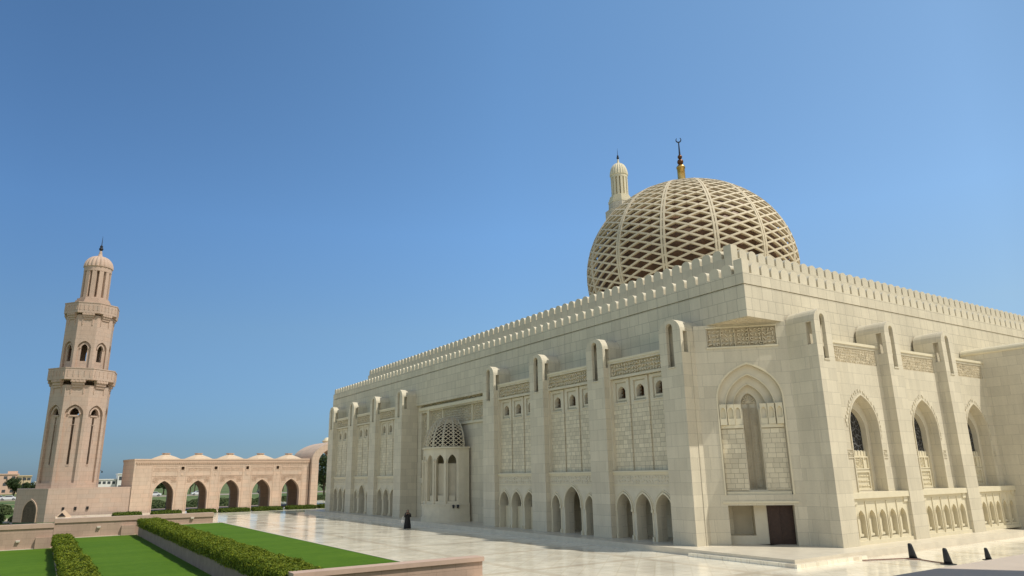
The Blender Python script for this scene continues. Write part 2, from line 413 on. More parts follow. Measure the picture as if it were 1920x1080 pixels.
def tube(bm, pts, radii, n=8):
    rows = []
    for k, p in enumerate(pts):
        p = Vector(p)
        d = (Vector(pts[min(k + 1, len(pts) - 1)]) - Vector(pts[max(k - 1, 0)])).normalized()
        s = d.cross(Vector((0, 0, 1)));
        if s.length < .01: s = d.cross(Vector((0, 1, 0)))
        s.normalize(); t = s.cross(d)
        r_ = radii[k] if hasattr(radii, '__len__') else radii
        rows.append([bm.verts.new(p + s * r_ * math.cos(2 * math.pi * i / n) + t * r_ * math.sin(2 * math.pi * i / n)) for i in range(n)])
    for a, b in zip(rows[:-1], rows[1:]):
        for i in range(n): bm.faces.new((a[i], a[(i + 1) % n], b[(i + 1) % n], b[i]))
    bm.faces.new(rows[0][::-1]); bm.faces.new(rows[-1])

def strip3(bm, P, Nn, w, h):
    """bar of width w and depth h along points P lying on a surface with normals Nn"""
    rows = []
    for k in range(len(P)):
        d = (P[min(k + 1, len(P) - 1)] - P[max(k - 1, 0)]).normalized()
        s = d.cross(Nn[k]).normalized() * w / 2 * max(.3, math.sqrt(max(0, 1 - Nn[k].z ** 2)) ** .6); n = Nn[k] * h
        rows.append([bm.verts.new(P[k] + s), bm.verts.new(P[k] - s), bm.verts.new(P[k] - s - n), bm.verts.new(P[k] + s - n)])
    for a, b in zip(rows[:-1], rows[1:]):
        for i in range(4): bm.faces.new((a[i], a[(i + 1) % 4], b[(i + 1) % 4], b[i]))
    bm.faces.new(rows[0][::-1]); bm.faces.new(rows[-1])

# ------------------------------------------------------------------ the prayer hall
ZP = -.35
hall = thing('prayer_hall', 'huge cream stone mosque hall with battlements and a latticed dome, filling the right half', 'mosque', (33.5, 25.2, 0))
XU, YU, ZS = 35.3, 27.4, 13.6
XF, YF = 112.3, 103.6
# core behind the façades, roof slab and far walls
bm = bmesh.new()
prism(bm, [(36.9, 32.5), (36.9, 99.0), (40, 103.4), (108, 103.4), (112.1, 99), (112.1, 32), (108, 28.8), (40.6, 28.8)], 0, 13.58)
obj('core_wall', bm, M['ashlar'], hall)
bm = bmesh.new()
box(bm, XU, XF, YU, YF, ZS, 15.65)
box(bm, XU + .14, XF - .14, YU + .14, YF - .14, 15.651, 15.72)
# upper wall strips that come down to the ledges
box(bm, XU, XU + .5, 31.0, 100.0, 12.2, ZS - .003)
box(bm, 39.1, 108.0, YU, YU + .5, 12.2, ZS - .003)
obj('cornice', bm, M['cornice'], hall)
bm = bmesh.new()
T = .55
box(bm, XU, XU + T, YU, YF, 15.721, 16.47); box(bm, XU + T + .002, XF, YU, YU + T, 15.721, 16.47)
box(bm, XU + T + .002, XF, YF - T, YF, 15.721, 16.47); box(bm, XF - T, XF - .002, YU + T + .002, YF - T - .002, 15.721, 16.47)
par = obj('parapet', bm, M['cornice'], hall)
XR, YR, YRF = 38.1, 30.35, 97.0
bm = bmesh.new()
box(bm, XR, XF - 3, YR, YRF, 15.7, 17.9)
box(bm, XR, XR + T, YR, YRF, 17.902, 18.70); box(bm, XR + T + .002, XF - 3, YR, YR + T, 17.902, 18.70)
box(bm, XR + T + .002, XF - 3, YRF - T, YRF, 17.902, 18.70)
par2 = obj('upper_parapet', bm, M['cornice'], hall)

def merlon_mesh(w, h, t, name):
    """bevelled, round-headed merlon, base centre at the origin, facing -Y"""
    bm = bmesh.new()
    pts = [(-w / 2, 0), (w / 2, 0)] + [(w / 2 * math.cos(math.pi * i / 10), h - w * .42 + w * .42 * math.sin(math.pi * i / 10)) for i in range(11)]
    plate(bm, frame((0, 0, 0), (1, 0, 0), (0, -1, 0)), pts, [], t / 2, -t / 2)
    bmesh.ops.remove_doubles(bm, verts=bm.verts[:], dist=.0005)
    bmesh.ops.recalc_face_normals(bm, faces=bm.faces[:])
    me = bpy.data.meshes.new(name); bm.to_mesh(me); bm.free(); me.materials.append(M['smooth'])
    return me
MW = merlon_mesh(.79, .76, .5, 'merlon')

def merlons(parent, zb, runs, close):
    """runs: (x0,y0,x1,y1) centre lines; the `close` nearest are parts, the rest one part of stuff"""
    spots = []
    for x0, y0, x1, y1 in runs:
        L = math.hypot(x1 - x0, y1 - y0); n = int(round(L / 1.0))
        for i in range(n):
            t = (i + .5) / n; spots.append((x0 + (x1 - x0) * t, y0 + (y1 - y0) * t, math.atan2(y1 - y0, x1 - x0)))
    spots.sort(key=lambda s: math.hypot(s[0], s[1]))
    for x, y, a in spots[:close]:
        o = bpy.data.objects.new('merlon', MW); link(o, parent)
        o.location = Vector((x, y, zb)) - Vector(hall.location) - Vector(parent.location); o.rotation_euler = (0, 0, a)
    bm = bmesh.new()
    for x, y, a in spots[close:]:
        m = Matrix.Translation((x, y, zb)) @ Matrix.Rotation(a, 4, 'Z')
        k = len(bm.verts); bm.from_mesh(MW); bm.verts.ensure_lookup_table()
        bmesh.ops.transform(bm, matrix=m, verts=bm.verts[k:])
    o = obj('merlon_row', bm, M['smooth'], parent); o['kind'] = 'stuff'
h = T / 2
merlons(par, 16.46, [(XU + h, YU + T + .25, XU + h, YF - .3), (XU + T + .25, YU + h, XF - .3, YU + h)], 100)
merlons(par2, 18.69, [(XR + h, YR + T + .25, XR + h, YRF - .3), (XR + T + .25, YR + h, XF - 3.3, YR + h)], 100)
bm = bmesh.new(); box(bm, XU, XU + T + .1, YU, YU + T + .1, 16.471, 17.35); obj('corner_block', bm, M['smooth'], par)
bm = bmesh.new(); box(bm, XR, XR + T + .1, YR, YR + T + .1, 18.701, 19.62); obj('corner_block', bm, M['smooth'], par2)

# buttress prototype: local, front face at y=0 looking to -Y, width w
def buttress_parts(w):
    f = FL; bm = bmesh.new()
    a = w / 2; zt = 13.25; ztop = 14.12
    head = lambda v0: [(-a, v0), (a, v0)] + [(a * math.cos(math.pi * i / 12), zt + (ztop - zt) * math.sin(math.pi * i / 12)) for i in range(13)]
    sl = w * .15
    slot = [(-sl, 10.95), (sl, 10.95)] + [(sl * math.cos(math.pi * i / 8), 13.55 + sl * math.sin(math.pi * i / 8)) for i in range(9)]
    fbox(bm, f, -a, a, 0, 10.85, -2.0, 0)
    plate(bm, f, head(10.851), [slot], -.24, 0)
    plate(bm, f, head(10.851), [], -2.05, -.62)
    for s in (-1, 1):
        fbox(bm, f, min(s * a, s * (a - .14)), max(s * a, s * (a - .14)), 10.851, 11.85, -.618, -.242)
    # arched hood over the side slots
    bow = lambda k: [(k * a * math.cos(math.pi * i / 12), zt + (ztop - zt) * k * math.sin(math.pi * i / 12)) for i in range(13)]
    o_, i_ = bow(1), bow(.84)
    V = [[bm.verts.new(f(*o_[k], -.242)), bm.verts.new(f(*i_[k], -.242)), bm.verts.new(f(*i_[k], -.618)), bm.verts.new(f(*o_[k], -.618))] for k in range(13)]
    for k in range(12):
        for q in range(4): bm.faces.new((V[k][q], V[k][(q + 1) % 4], V[k + 1][(q + 1) % 4], V[k + 1][q]))
    bm.faces.new(V[0]); bm.faces.new(V[-1])
    fbox(bm, f, -sl - .04, sl + .04, 10.87, 10.95, 0.001, .05)
    return bm
def mk_buttress(w, x, y, rz):
    b = obj('buttress', buttress_parts(w), M['ashlar'], hall, world=False)
    b.location = Vector((x, y, 0)) - Vector(hall.location); b.rotation_euler = (0, 0, rz)
    return b
pa = mk_buttress(1.95, 33.5, 32.32, -math.pi / 2)
A_C = [40.08, 47.75, 55.48, 75.52, 83.25, 90.92, 98.68]
for c in A_C:
    o = pa.copy(); COL.objects.link(o); o.location = Vector((33.5, c, 0)) - Vector(hall.location)
pb = mk_buttress(1.66, 39.6, 25.2, 0)
for c in (47.4, 54.9):
    o = pb.copy(); COL.objects.link(o); o.location = Vector((c, 25.2, 0)) - Vector(hall.location)

# façade A (in shade): wall with recessed bays and small arcades
bays = [(33.3, 39.1, 0), (41.06, 46.77, 1), (48.73, 54.5, 0), (76.5, 82.27, 0), (84.23, 89.94, 1), (91.9, 97.7, 0)]
def bay_arches(c, kind):
    if kind: return [(c, 2.0, 2.05, 3.42), (c - 2.08, 1.05, 1.95, 2.78), (c + 2.08, 1.05, 1.95, 2.78)]
    return [(c + s, 1.5, 1.95, 2.98) for s in (-1.92, 0, 1.92)]
floors = bmesh.new()
for k, (y0, y1, kind) in enumerate(bays):
    inner = bmesh.new(); outer = bmesh.new()
    c = (y0 + y1) / 2
    ar = bay_arches(c, kind)
    holes = [arch(a, w, -.01, vs, va) for a, w, vs, va in ar]
    hw = (y1 - y0) / 2
    ph = rect(c - 2.78, c + 2.78, 4.5, 10.95); fh = rect(c - 2.7, c + 2.7, 11.12, 12.05)
    plate(outer, FA, rect(y0 - .05, y1 + .05, -.06, 12.2), holes + [ph, fh], -.8, -.45)
    wins = [arch(c + s, .78, 9.5, 9.98, 10.38, 6) for s in (-1.92, 0, 1.92)]
    plate(inner, FA, rect(y0 - .05, y1 + .05, -.06, 12.2), holes + wins, -1.3, -.803)
    obj('panel_wall', inner, M['ashlar'], hall); obj('bay_wall', outer, M['smooth'], hall)
    fbox(floors, FA, y0 - .05, y1 + .05, 3.7, 4.1, -3.38, -1.302)
    obj('corridor_ceiling', floors, M['smooth'], hall); floors = bmesh.new()
    # three sub-panels: small blocks below, plain head with the window frame above
    low = bmesh.new(); hi = bmesh.new()
    for s in (-1.92, 0, 1.92):
        u0, u1 = c + s - .86, c + s + .86
        fbox(low, FA, u0, u1, 4.5, 9.0, -.8, -.69)
        plate(hi, FA, rect(u0, u1, 9.002, 10.9), [rect(c + s - .58, c + s + .58, 9.25, 10.68)], -.8, -.68)
        plate(hi, FA, rect(c + s - .5, c + s + .5, 9.36, 10.6), [arch(c + s, .78, 9.5, 9.98, 10.38, 6)], -.8, -.76)
        fbox(hi, FA, c + s - .62, c + s + .62, 9.16, 9.245, -.79, -.62)
    obj('small_block_panel', low, M['rubble'], hall)
    obj('window_panel', hi, M['smooth'], hall)
    # small arched windows: dark lattice set back in the openings
    for s in (-1.92, 0, 1.92):
        w_ = bmesh.new()
        for t in (-.2, 0, .2): fbox(w_, FA, c + s + t - .02, c + s + t + .02, 9.5, 10.35, -1.15, -1.11)
        for t in (9.7, 9.95, 10.2): fbox(w_, FA, c + s - .38, c + s + .38, t - .02, t + .02, -1.11, -1.07)
        obj('window_grille', w_, M['bronze'], hall)
    # carved frieze under the ledge, ledge, string course
    fr = bmesh.new()
    fbox(fr, FA, c - 2.7, c + 2.7, 11.12, 12.05, -.8, -.64)
    relief(fr, FA, c - 2.66, c + 2.66, 11.16, 12.0, -.64, -.47, 11 + k, .27)
    obj('carved_frieze', fr, M['carve'], hall)
    led = bmesh.new()
    fbox(led, FA, y0, y1, 12.2, 12.36, -1.8, -.40)
    obj('ledge', led, M['trim'], hall)
    led = bmesh.new(); fbox(led, FA, y0, y1, 4.36, 4.47, -.8, -.33); fbox(led, FA, y0, y1, 4.22, 4.357, -.45, -.39); obj('sill', led, M['trim'], hall)
    led = bmesh.new(); fbox(led, FA, y0, y1, 3.5, 3.58, -.45, -.40); obj('string_course', led, M['trim'], hall)
    for a, w, vs, va in ar:
        led = bmesh.new()
        ring(led, FA, a, w, vs, va, .10, -.449, -.36)
        ring(led, FA, a, w + .34, vs, va + .2, .05, -.449, -.41)
        for s in (-1, 1):      # little capitals and bases of the piers
            fbox(led, FA, a + s * (w / 2 + .06) - .09, a + s * (w / 2 + .06) + .09, vs - .16, vs - .002, -.449, -.34)
            fbox(led, FA, a + s * (w / 2 + .05) - .05, a + s * (w / 2 + .05) + .05, .279, vs - .159, -.449, -.42)
            fbox(led, FA, a + s * (w / 2 + .05) - .08, a + s * (w / 2 + .05) + .08, 0, .28, -.449, -.35)
        obj('arch_moulding', led, M['trim'], hall)
    bd = bmesh.new()
    relief(bd, FA, c - 2.75, c + 2.75, 3.62, 4.18, -.449, -.405, 40 + k, .28)
    obj('carved_band', bd, M['smooth'], hall)
# solid piers between the bays, behind the buttresses, plus the two ends
for y0, y1 in ((31.3, 33.24), (39.16, 41.0), (46.83, 48.67), (54.56, 56.3), (74.7, 76.44), (82.33, 84.17), (90.0, 91.84), (97.76, 99.7)):
    inner = bmesh.new(); fbox(inner, FA, y0, y1, 0, 12.2, -3.38, -.81); obj('pier', inner, M['ashlar'], hall)
# blocked lower halves of the arches of one bay, and a low black bench in the tall arch
bm = bmesh.new()
for s in (-1.92, 0, 1.92): fbox(bm, FA, 51.6 + s - .74, 51.6 + s + .74, 0, 1.75, -1.28, -1.0)
obj('arch_screen', bm, M['trim'], hall)

# mihrab bay
bm = bmesh.new()
W0 = -2.05
plate(bm, FA, rect(56.3, 74.7, -.06, 13.4), [rect(57.2, 73.8, 11.95, 13.1), rect(59.4, 71.6, -.02, 11.4), rect(57.35, 58.75, 4.2, 11.3), rect(72.25, 73.65, 4.2, 11.3), rect(57.4, 58.8, 1.3, 3.6), rect(72.2, 73.6, 1.3, 3.6)], W0 - .5, W0)
obj('bay_wall', bm, M['ashlar'], hall)
bm = bmesh.new(); fbox(bm, FA, 56.3, 74.7, -.06, 13.4, W0 - 1.2, W0 - .32); obj('back_wall', bm, M['ashlar'], hall)
bm = bmesh.new()
fbox(bm, FA, 57.2, 73.8, 13.11, 13.3, W0, W0 + .1); fbox(bm, FA, 57.0, 74.0, 11.55, 11.85, W0, W0 + .16)
for y0, y1 in ((59.1, 59.4), (71.6, 71.9)): fbox(bm, FA, y0, y1, 0, 11.55, W0, W0 + .1)
fbox(bm, FA, 59.4, 71.6, 9.5, 9.7, W0 - .319, W0 - .15); fbox(bm, FA, 62.2, 62.4, 9.72, 11.39, W0 - .319, W0 - .15); fbox(bm, FA, 68.6, 68.8, 9.72, 11.39, W0 - .319, W0 - .15)
for y in (57.4, 57.85, 58.3, 58.7, 72.3, 72.75, 73.2, 73.6): fbox(bm, FA, y - .05, y + .05, 1.3, 3.6, W0 - .318, W0 - .02)
obj('string_course', bm, M['trim'], hall)
bm = bmesh.new()
relief(bm, FA, 57.25, 73.75, 12.0, 13.05, W0 - .318, W0 - .1, 3, .26)
for a, b_ in ((59.5, 62.1), (62.5, 68.5), (68.9, 71.5)): relief(bm, FA, a, b_, 9.8, 11.3, W0 - .318, W0 - .2, 5, .24)
relief(bm, FA, 57.4, 58.7, 4.25, 11.25, W0 - .318, W0 - .2, 6, .24); relief(bm, FA, 72.3, 73.6, 4.25, 11.25, W0 - .318, W0 - .2, 6, .24)
obj('carved_panel', bm, M['carve'], hall)
# the apse: facetted half drum with arched niches and a latticed half dome
AC = Vector((35.0, 65.5)); AR = 2.8
def ap(deg, r=AR): a = R(deg); return AC + Vector((-math.cos(a), -math.sin(a))) * r
apse = bmesh.new(); niche = bmesh.new()
for k in range(6):
    a0, a1 = -78 + 26 * k, -52 + 26 * k
    p, q = ap(a0), ap(a1); u = (q - p); L = u.length; n = -(u.normalized()).orthogonal()
    mid = (p + q) / 2
    n = (mid - AC).normalized()
    f = frame((p.x, p.y, 0), (u.x, u.y, 0), (n.x, n.y, 0))
    plate(apse, f, rect(0, L, 1.7, 7.0), [arch(L / 2, L - .42, 1.95, 5.7, 6.42, 6)], -.42, 0)
    fbox(niche, f, .2, L - .2, 1.8, 5.55, -.85, -.62)
    fbox(apse, f, L / 2 - .34, L / 2 + .34, 1.95, 2.5, -.42, -.3)
ppl = [ap(-78), ap(-90)] + [Vector((35.6, 68.3)), Vector((35.6, 68.0)), Vector((35.2, 67.9)), ap(-78, 2.4)]
prism(apse, [(v.x, v.y) for v in ppl], 1.7, 7.0)
ppl = [ap(78), ap(90)] + [Vector((35.6, 62.7)), Vector((35.6, 63.0)), Vector((35.2, 63.1)), ap(78, 2.4)]
prism(apse, [(v.x, v.y) for v in ppl], 1.7, 7.0)
def halfring(r, e=35.6): return [(ap(d, r).x, ap(d, r).y) for d in range(-90, 91, 10)] + [(e, AC.y - r), (e, AC.y + r)]
prism(apse, halfring(2.98), 0, .5); prism(apse, halfring(2.88), .501, 1.55); prism(apse, halfring(2.95), 1.551, 1.699)
prism(apse, halfring(2.92), 7.002, 7.16)
for d in (-52, -26, 0, 26, 52):      # slim colonnettes between the niches
    v = ap(d, 2.84); lathe(apse, [(.10, 1.7), (.10, 2.0), (.075, 2.02), (.075, 5.6), (.12, 5.7), (.12, 5.95)], v.x, v.y, 8)
apo = obj('apse', apse, M['smooth'], hall)
obj('niche_panel', niche, M['smooth'], apo)

def lattice(bm, pos, nrm, thmax, sectors, diam, slope, w, h, rib_w, rib_h, phi0=0.0, span=2 * math.pi, thmin=0.0, seg=36, rib=None):
    """diagonal lattice over a dome: pos(phi, th), nrm(phi, th)"""
    n = sectors * diam
    full = abs(span - 2 * math.pi) < .01
    for s in (1, -1):
        for i in range(-0 if full else -n, n if full else 2 * n):
            ph = phi0 + span * i / n; P = []; Q = []
            for k in range(seg + 1):
                th = thmin + (thmax - thmin) * k / seg
                p = ph + s * slope * (th - thmin)
                if not full and not (phi0 - .001 <= p <= phi0 + span + .001): 
                    if len(P) > 1: strip3(bm, P, Q, w, h)
                    P = []; Q = []; continue
                P.append(pos(p, th)); Q.append(nrm(p, th))
            if len(P) > 1: strip3(bm, P, Q, w, h)
    rb = rib if rib is not None else bm
    for i in range(sectors + (0 if full else 1)):
        ph = phi0 + span * i / sectors
        for off in (-1, 1):
            P = []; Q = []
            for k in range(seg + 1):
                th = thmin + (thmax - thmin) * k / seg
                p0 = pos(ph, th); n0 = nrm(ph, th); side = pos(ph + .002, th) - pos(ph - .002, th)
                side.normalize()
                P.append(p0 + side * off * rib_w * .27 * max(.3, math.cos(th) ** .6) + n0 * rib_h * .3); Q.append(n0)
            strip3(rb, P, Q, rib_w * .40, h + rib_h)

bm = bmesh.new(); rb = bmesh.new()
def apos(p, t): a = p; return Vector((AC.x - math.cos(a) * 2.8 * math.cos(t) ** .9, AC.y - math.sin(a) * 2.8 * math.cos(t) ** .9, 7.16 + 3.15 * math.sin(t)))
def anrm(p, t): return Vector((-math.cos(p) * math.cos(t), -math.sin(p) * math.cos(t), math.sin(t) * .9)).normalized()
lattice(bm, apos, anrm, R(84), 8, 2, 1.5, .06, .06, .13, .04, -math.pi / 2, math.pi, 0, 30, rb)
d = obj('apse_dome', bm, M['dome'], hall); obj('rib', rb, M['smooth'], d)
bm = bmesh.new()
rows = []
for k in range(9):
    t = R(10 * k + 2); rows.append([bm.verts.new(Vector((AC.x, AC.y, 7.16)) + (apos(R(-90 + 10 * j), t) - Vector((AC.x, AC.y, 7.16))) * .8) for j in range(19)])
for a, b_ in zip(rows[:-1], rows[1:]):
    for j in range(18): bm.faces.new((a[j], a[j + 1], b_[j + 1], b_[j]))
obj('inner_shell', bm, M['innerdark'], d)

# chamfered corner between the two façades, with the nested pointed niche
bm = bmesh.new(); rub = bmesh.new(); tr = bmesh.new()
CW = 5.73; cc = 3.1
def stepped(wn, zn, w, zc, vs, va, n=8):
    """opening: narrow niche below zc, then a wider pointed head"""
    a = arch(cc, w, zc, vs, va, n)
    return [(cc - wn / 2, zn), (cc + wn / 2, zn), (cc + wn / 2, zc)] + a[1:] + [(cc - w / 2, zc), (cc - wn / 2, zc)]
door = rect(1.18, 5.02, -.02, 2.3)
def dedupe(l):
    o = []
    for p in l:
        if not o or (abs(p[0] - o[-1][0]) + abs(p[1] - o[-1][1])) > 1e-5: o.append(p)
    if abs(o[0][0] - o[-1][0]) + abs(o[0][1] - o[-1][1]) < 1e-5: o.pop()
    return o
plate(bm, FC, rect(-.02, CW + .02, -.06, 13.59), [door, arch(cc, 3.9, 2.92, 8.8, 10.95, 10), rect(.8, 5.1, 12.15, 13.35)], -.30, 0)
obj('corner_wall', bm, M['ashlar'], hall); bm = bmesh.new()
plate(bm, FC, rect(.5, 5.4, 2.31, 11.6), [dedupe(stepped(.98, 3.2, 2.95, 8.15, 8.55, 10.30))], -.62, -.302)
plate(bm, FC, rect(.5, 5.4, 2.31, 11.6), [dedupe(stepped(.98, 3.2, 2.0, 8.0, 8.4, 9.72))], -.95, -.622)
plate(bm, FC, rect(.5, 5.4, 2.31, 11.6), [arch(cc, .96, 3.2, 8.5, 9.2, 8)], -1.2, -.952)
fbox(bm, FC, .5, 5.4, 2.31, 11.6, -1.4, -1.202)
obj('niche_arch', bm, M['smooth'], hall)
fbox(rub, FC, 1.2, cc - .55, 3.2, 6.9, -.3, -.24); fbox(rub, FC, cc + .55, 5.0, 3.2, 6.9, -.3, -.24)
obj('small_block_panel', rub, M['rubble'], hall)
ring(tr, FC, cc, 3.9, 8.8, 10.95, .10, 0.001, .03, 2.92, 10)
ring(tr, FC, cc, 2.95, 8.3, 10.30, .06, -.301, -.26, None, 8); ring(tr, FC, cc, 2.0, 8.2, 9.72, .05, -.621, -.58, None, 8)
fbox(tr, FC, 1.2, cc - .52, 6.95, 7.15, -.3, -.16); fbox(tr, FC, cc + .52, 5.0, 6.95, 7.15, -.3, -.16)
fbox(tr, FC, .9, 5.3, 2.42, 2.55, 0, .05); fbox(tr, FC, 1.2, 5.0, 2.92, 3.1, -.299, -.12)
for s in (-1, 1):        # hanging niches under the arches
    for i, (off, dp) in enumerate(((.78, -.62), (1.22, -.3), (1.7, -.3))):
        u = cc + s * off; dd = (-.02, -.12, -.2)[2 - i]
        plate(tr, FC, rect(u - .21, u + .21, 7.16, 8.45 - .0 * i), [arch(u, .3, 7.55, 8.0, 8.24, 5)], -.32, dd)
        fbox(tr, FC, u - .2, u + .2, 7.5, 8.4, -.33, dd - .12)
fbox(tr, FC, .72, 5.18, 13.36, 13.45, 0, .03); fbox(tr, FC, .72, 5.18, 12.03, 12.13, 0, .06)
obj('niche_moulding', tr, M['trim'], hall)
bm = bmesh.new()
fbox(bm, FC, .78, 5.12, 12.13, 13.37, -.31, -.2)
for i in range(5):
    fbox(bm, FC, .82 + i * .86, .86 + i * .86, 12.16, 13.33, -.2, -.02)
relief(bm, FC, .85, 5.05, 12.18, 13.3, -.2, -.03, 71, .27)
obj('carved_frieze', bm, M['carve'], hall)
bm = bmesh.new()
relief(bm, FC, cc - .44, cc - .08, 3.3, 8.3, -1.2, -1.1, 81, .18); relief(bm, FC, cc + .08, cc + .44, 3.3, 8.3, -1.2, -1.1, 82, .18)
for s in (-.46, -.04, .02, .44): fbox(bm, FC, cc + s, cc + s + .03, 3.2, 8.5, -1.2, -1.06)
for i in range(9):       # fluted head of the niche
    a = math.pi * (i + .5) / 9
    tube(bm, [FC(cc, 8.55, -1.15), FC(cc + math.cos(a) * .4, 8.55 + math.sin(a) * .5, -1.12)], [.02, .05], 6)
obj('carved_panel', bm, M['carve'], hall)
# sunk porch under the niche: side alcove, pier, dark doorway
bm = bmesh.new()
fbox(bm, FC, 1.0, 5.3, 2.302, 2.6, -2.6, -.31)
fbox(bm, FC, .9, 1.17, 0, 2.3, -2.6, -.302); fbox(bm, FC, 5.03, 5.3, 0, 2.3, -2.6, -.302)
fbox(bm, FC, 1.18, 5.02, 0, 2.3, -2.9, -2.0)
fbox(bm, FC, 2.75, 3.5, 0, 2.3, -1.998, -.75)
fbox(bm, FC, 1.18, 2.748, 0, .5, -1.998, -.7)
obj('porch', bm, M['smooth'], hall)
bm = bmesh.new(); fbox(bm, FC, 3.502, 5.018, 0, 2.299, -.8, -.7)
for u in (3.55, 4.26, 4.92): fbox(bm, FC, u, u + .06, .05, 2.25, -.699, -.67)
obj('doorway', bm, M['wood'], hall)
# soffit of the overhanging corner, shallow carved
bm = bmesh.new()
SF = lambda a, v, d_: Vector((a, v, ZS - .002 - d_))
r_ = random.Random(5)
prism(bm, [(35.4, 27.5), (38.3, 27.5), (35.4, 30.4)], ZS - .03, ZS - .001)
for i in range(60):
    x = r_.uniform(35.5, 38.4); y = r_.uniform(27.6, min(31.0, 66 - x))
    if x + y > 65.3: continue
    box(bm, x - .15, x + .15, y - .03, y + .03, ZS - .07, ZS - .029)
obj('soffit_carving', bm, M['carve'], hall)

# façade B (sunlit): deep pointed windows over a blind balustrade
bb = [(40.43, 46.57), (48.23, 54.07), (55.73, 61.4)]
for k, (x0, x1) in enumerate(bb):
    wall = bmesh.new()
    c = (x0 + x1) / 2 + (.15 if k == 0 else 0)
    ho = arch(c, 3.2, 2.96, 6.9, 8.95, 10)
    plate(wall, FB, rect(x0 - .05, x1 + .05, -.06, 12.2), [ho, rect(x0 + .35, x1 - .35, 11.0, 12.02)], -1.3, -.65)
    obj('bay_wall', wall, M['ashlar'], hall)
    w2 = bmesh.new()
    plate(w2, FB, rect(c - 1.75, c + 1.75, 2.9, 9.2), [arch(c, 2.3, 3.0, 6.7, 8.15, 10)], -1.75, -1.302)
    ring(w2, FB, c, 2.3, 6.7, 8.15, .09, -1.301, -1.25, 3.0, 10)
    wf = obj('window', w2, M['smooth'], hall)
    g = bmesh.new(); plate(g, FB, arch(c, 2.34, 5.2, 6.7, 8.18, 10), [], -1.64, -1.6); obj('pane', g, M['glass'], wf)
    p = bmesh.new()
    fbox(p, FB, c - 1.16, c + 1.16, 3.0, 5.15, -1.62, -1.42)
    for i in range(7):
        u = c - 1.0 + i * .333
        plate(p, FB, [(u - .13, 5.152), (u + .13, 5.152), (u + .13, 5.36), (u + .07, 5.46), (u, 5.5), (u - .07, 5.46), (u - .13, 5.36)], [], -1.56, -1.44)
    plate(p, FB, rect(c - 1.15, c + 1.15, 4.3, 5.12), [rect(c - 1.02, c - .6, 4.38, 5.04), rect(c - .5, c + .5, 4.38, 5.04), rect(c + .6, c + 1.02, 4.38, 5.04)], -1.42, -1.34)
    plate(p, FB, rect(c - 1.15, c + 1.15, 3.02, 4.25), [rect(c - .98, c + .98, 3.14, 4.12)], -1.42, -1.34)
    relief(p, FB, c - .45, c + .45, 4.42, 5.0, -1.42, -1.36, 91, .16)
    for z in (3.3, 3.6, 3.9): relief(p, FB, c - .94, c + .94, z - .1, z + .1, -1.42, -1.36, 92, .15)
    obj('carved_panel', p, M['trim'], wf)
    a_ = bmesh.new()
    ring(a_, FB, c, 3.2, 6.9, 8.95, .07, -.649, -.58, 2.96, 10)
    # carved archivolt: small blocks following the arch
    pts = arch(c, 3.75, 6.2, 6.9, 9.3, 12)[1:]
    for i in range(len(pts) - 1):
        a0, b0 = pts[i]; a1, b1 = pts[i + 1]
        L = math.hypot(a1 - a0, b1 - b0); m_ = max(1, int(L / .2))
        for j in range(m_):
            t = (j + .5) / m_; u, v = a0 + (a1 - a0) * t, b0 + (b1 - b0) * t
            if v < 5.9: continue
            s = rnd.uniform(.05, .09); q = rnd.uniform(-.08, .08)
            fbox(a_, FB, u + q - s, u + q + s, v - s, v + s, -.649, -.60)
    for s in (-1, 1):
        u = c + s * 1.95; fbox(a_, FB, u - .28, u + .28, 5.0, 5.05, -.649, -.6); fbox(a_, FB, u - .28, u + .28, 5.5, 5.55, -.649, -.6)
        relief(a_, FB, u - .26, u + .26, 5.08, 5.47, -.649, -.6, 13, .14)
    obj('archivolt', a_, M['smooth'], hall)
    fr = bmesh.new()
    fbox(fr, FB, x0 + .35, x1 - .35, 11.0, 12.02, -1.0, -.72)
    relief(fr, FB, x0 + .4, x1 - .4, 11.05, 11.97, -.72, -.66, 21 + k, .2)
    obj('carved_frieze', fr, M['carve'], hall)
    sl = bmesh.new()
    fbox(sl, FB, x0, x1, 12.2, 12.38, -2.25, -.58); obj('ledge', sl, M['trim'], hall); sl = bmesh.new()
    fbox(sl, FB, x0, x1, 2.62, 2.95, -1.3, -.04)
    fbox(sl, FB, x0 + .05, x0 + .5, 2.3, 2.618, -.6, -.14); fbox(sl, FB, x1 - .5, x1 - .05, 2.3, 2.618, -.6, -.14)
    obj('window_sill', sl, M['trim'], hall)
    bl = bmesh.new(); w = (x1 - x0) / 5.4
    cs = [x0 + w * (.7 + i) for i in range(5)]
    plate(bl, FB, rect(x0, x1, .22, 2.45), [arch(u, w * .66, .38, 1.4, 1.95, 6) for u in cs], -.5, -.22)
    fbox(bl, FB, x0, x1, 0, .218, -.6, -.12); fbox(bl, FB, x0, x1, 2.452, 2.61, -.6, -.2)
    for u in cs:
        fbox(bl, FB, u - w / 2 - .02, u - w / 2 + .02, .23, 2.44, -.22, -.16)
        ring(bl, FB, u, w * .66, 1.4, 1.95, .05, -.219, -.18, .38, 6)
        fbox(bl, FB, u - .12, u + .12, .46, 1.45, -.5, -.38); fbox(bl, FB, u - .2, u + .2, .46, .6, -.5, -.3)
    fbox(bl, FB, x0, x1, .22, 2.45, -.66, -.502)
    obj('balustrade', bl, M['trim'], hall)
for x0, x1 in ((38.75, 40.37), (46.63, 48.17), (54.13, 55.67)):
    wall = bmesh.new(); fbox(wall, FB, x0, x1, 0, 12.2, -3.0, -.66); obj('pier', wall, M['ashlar'], hall)
bm = bmesh.new(); fbox(bm, FB, 40.4, 61.4, 0, 12.19, -3.4, -1.8); obj('back_wall', bm, M['ashlar'], hall)
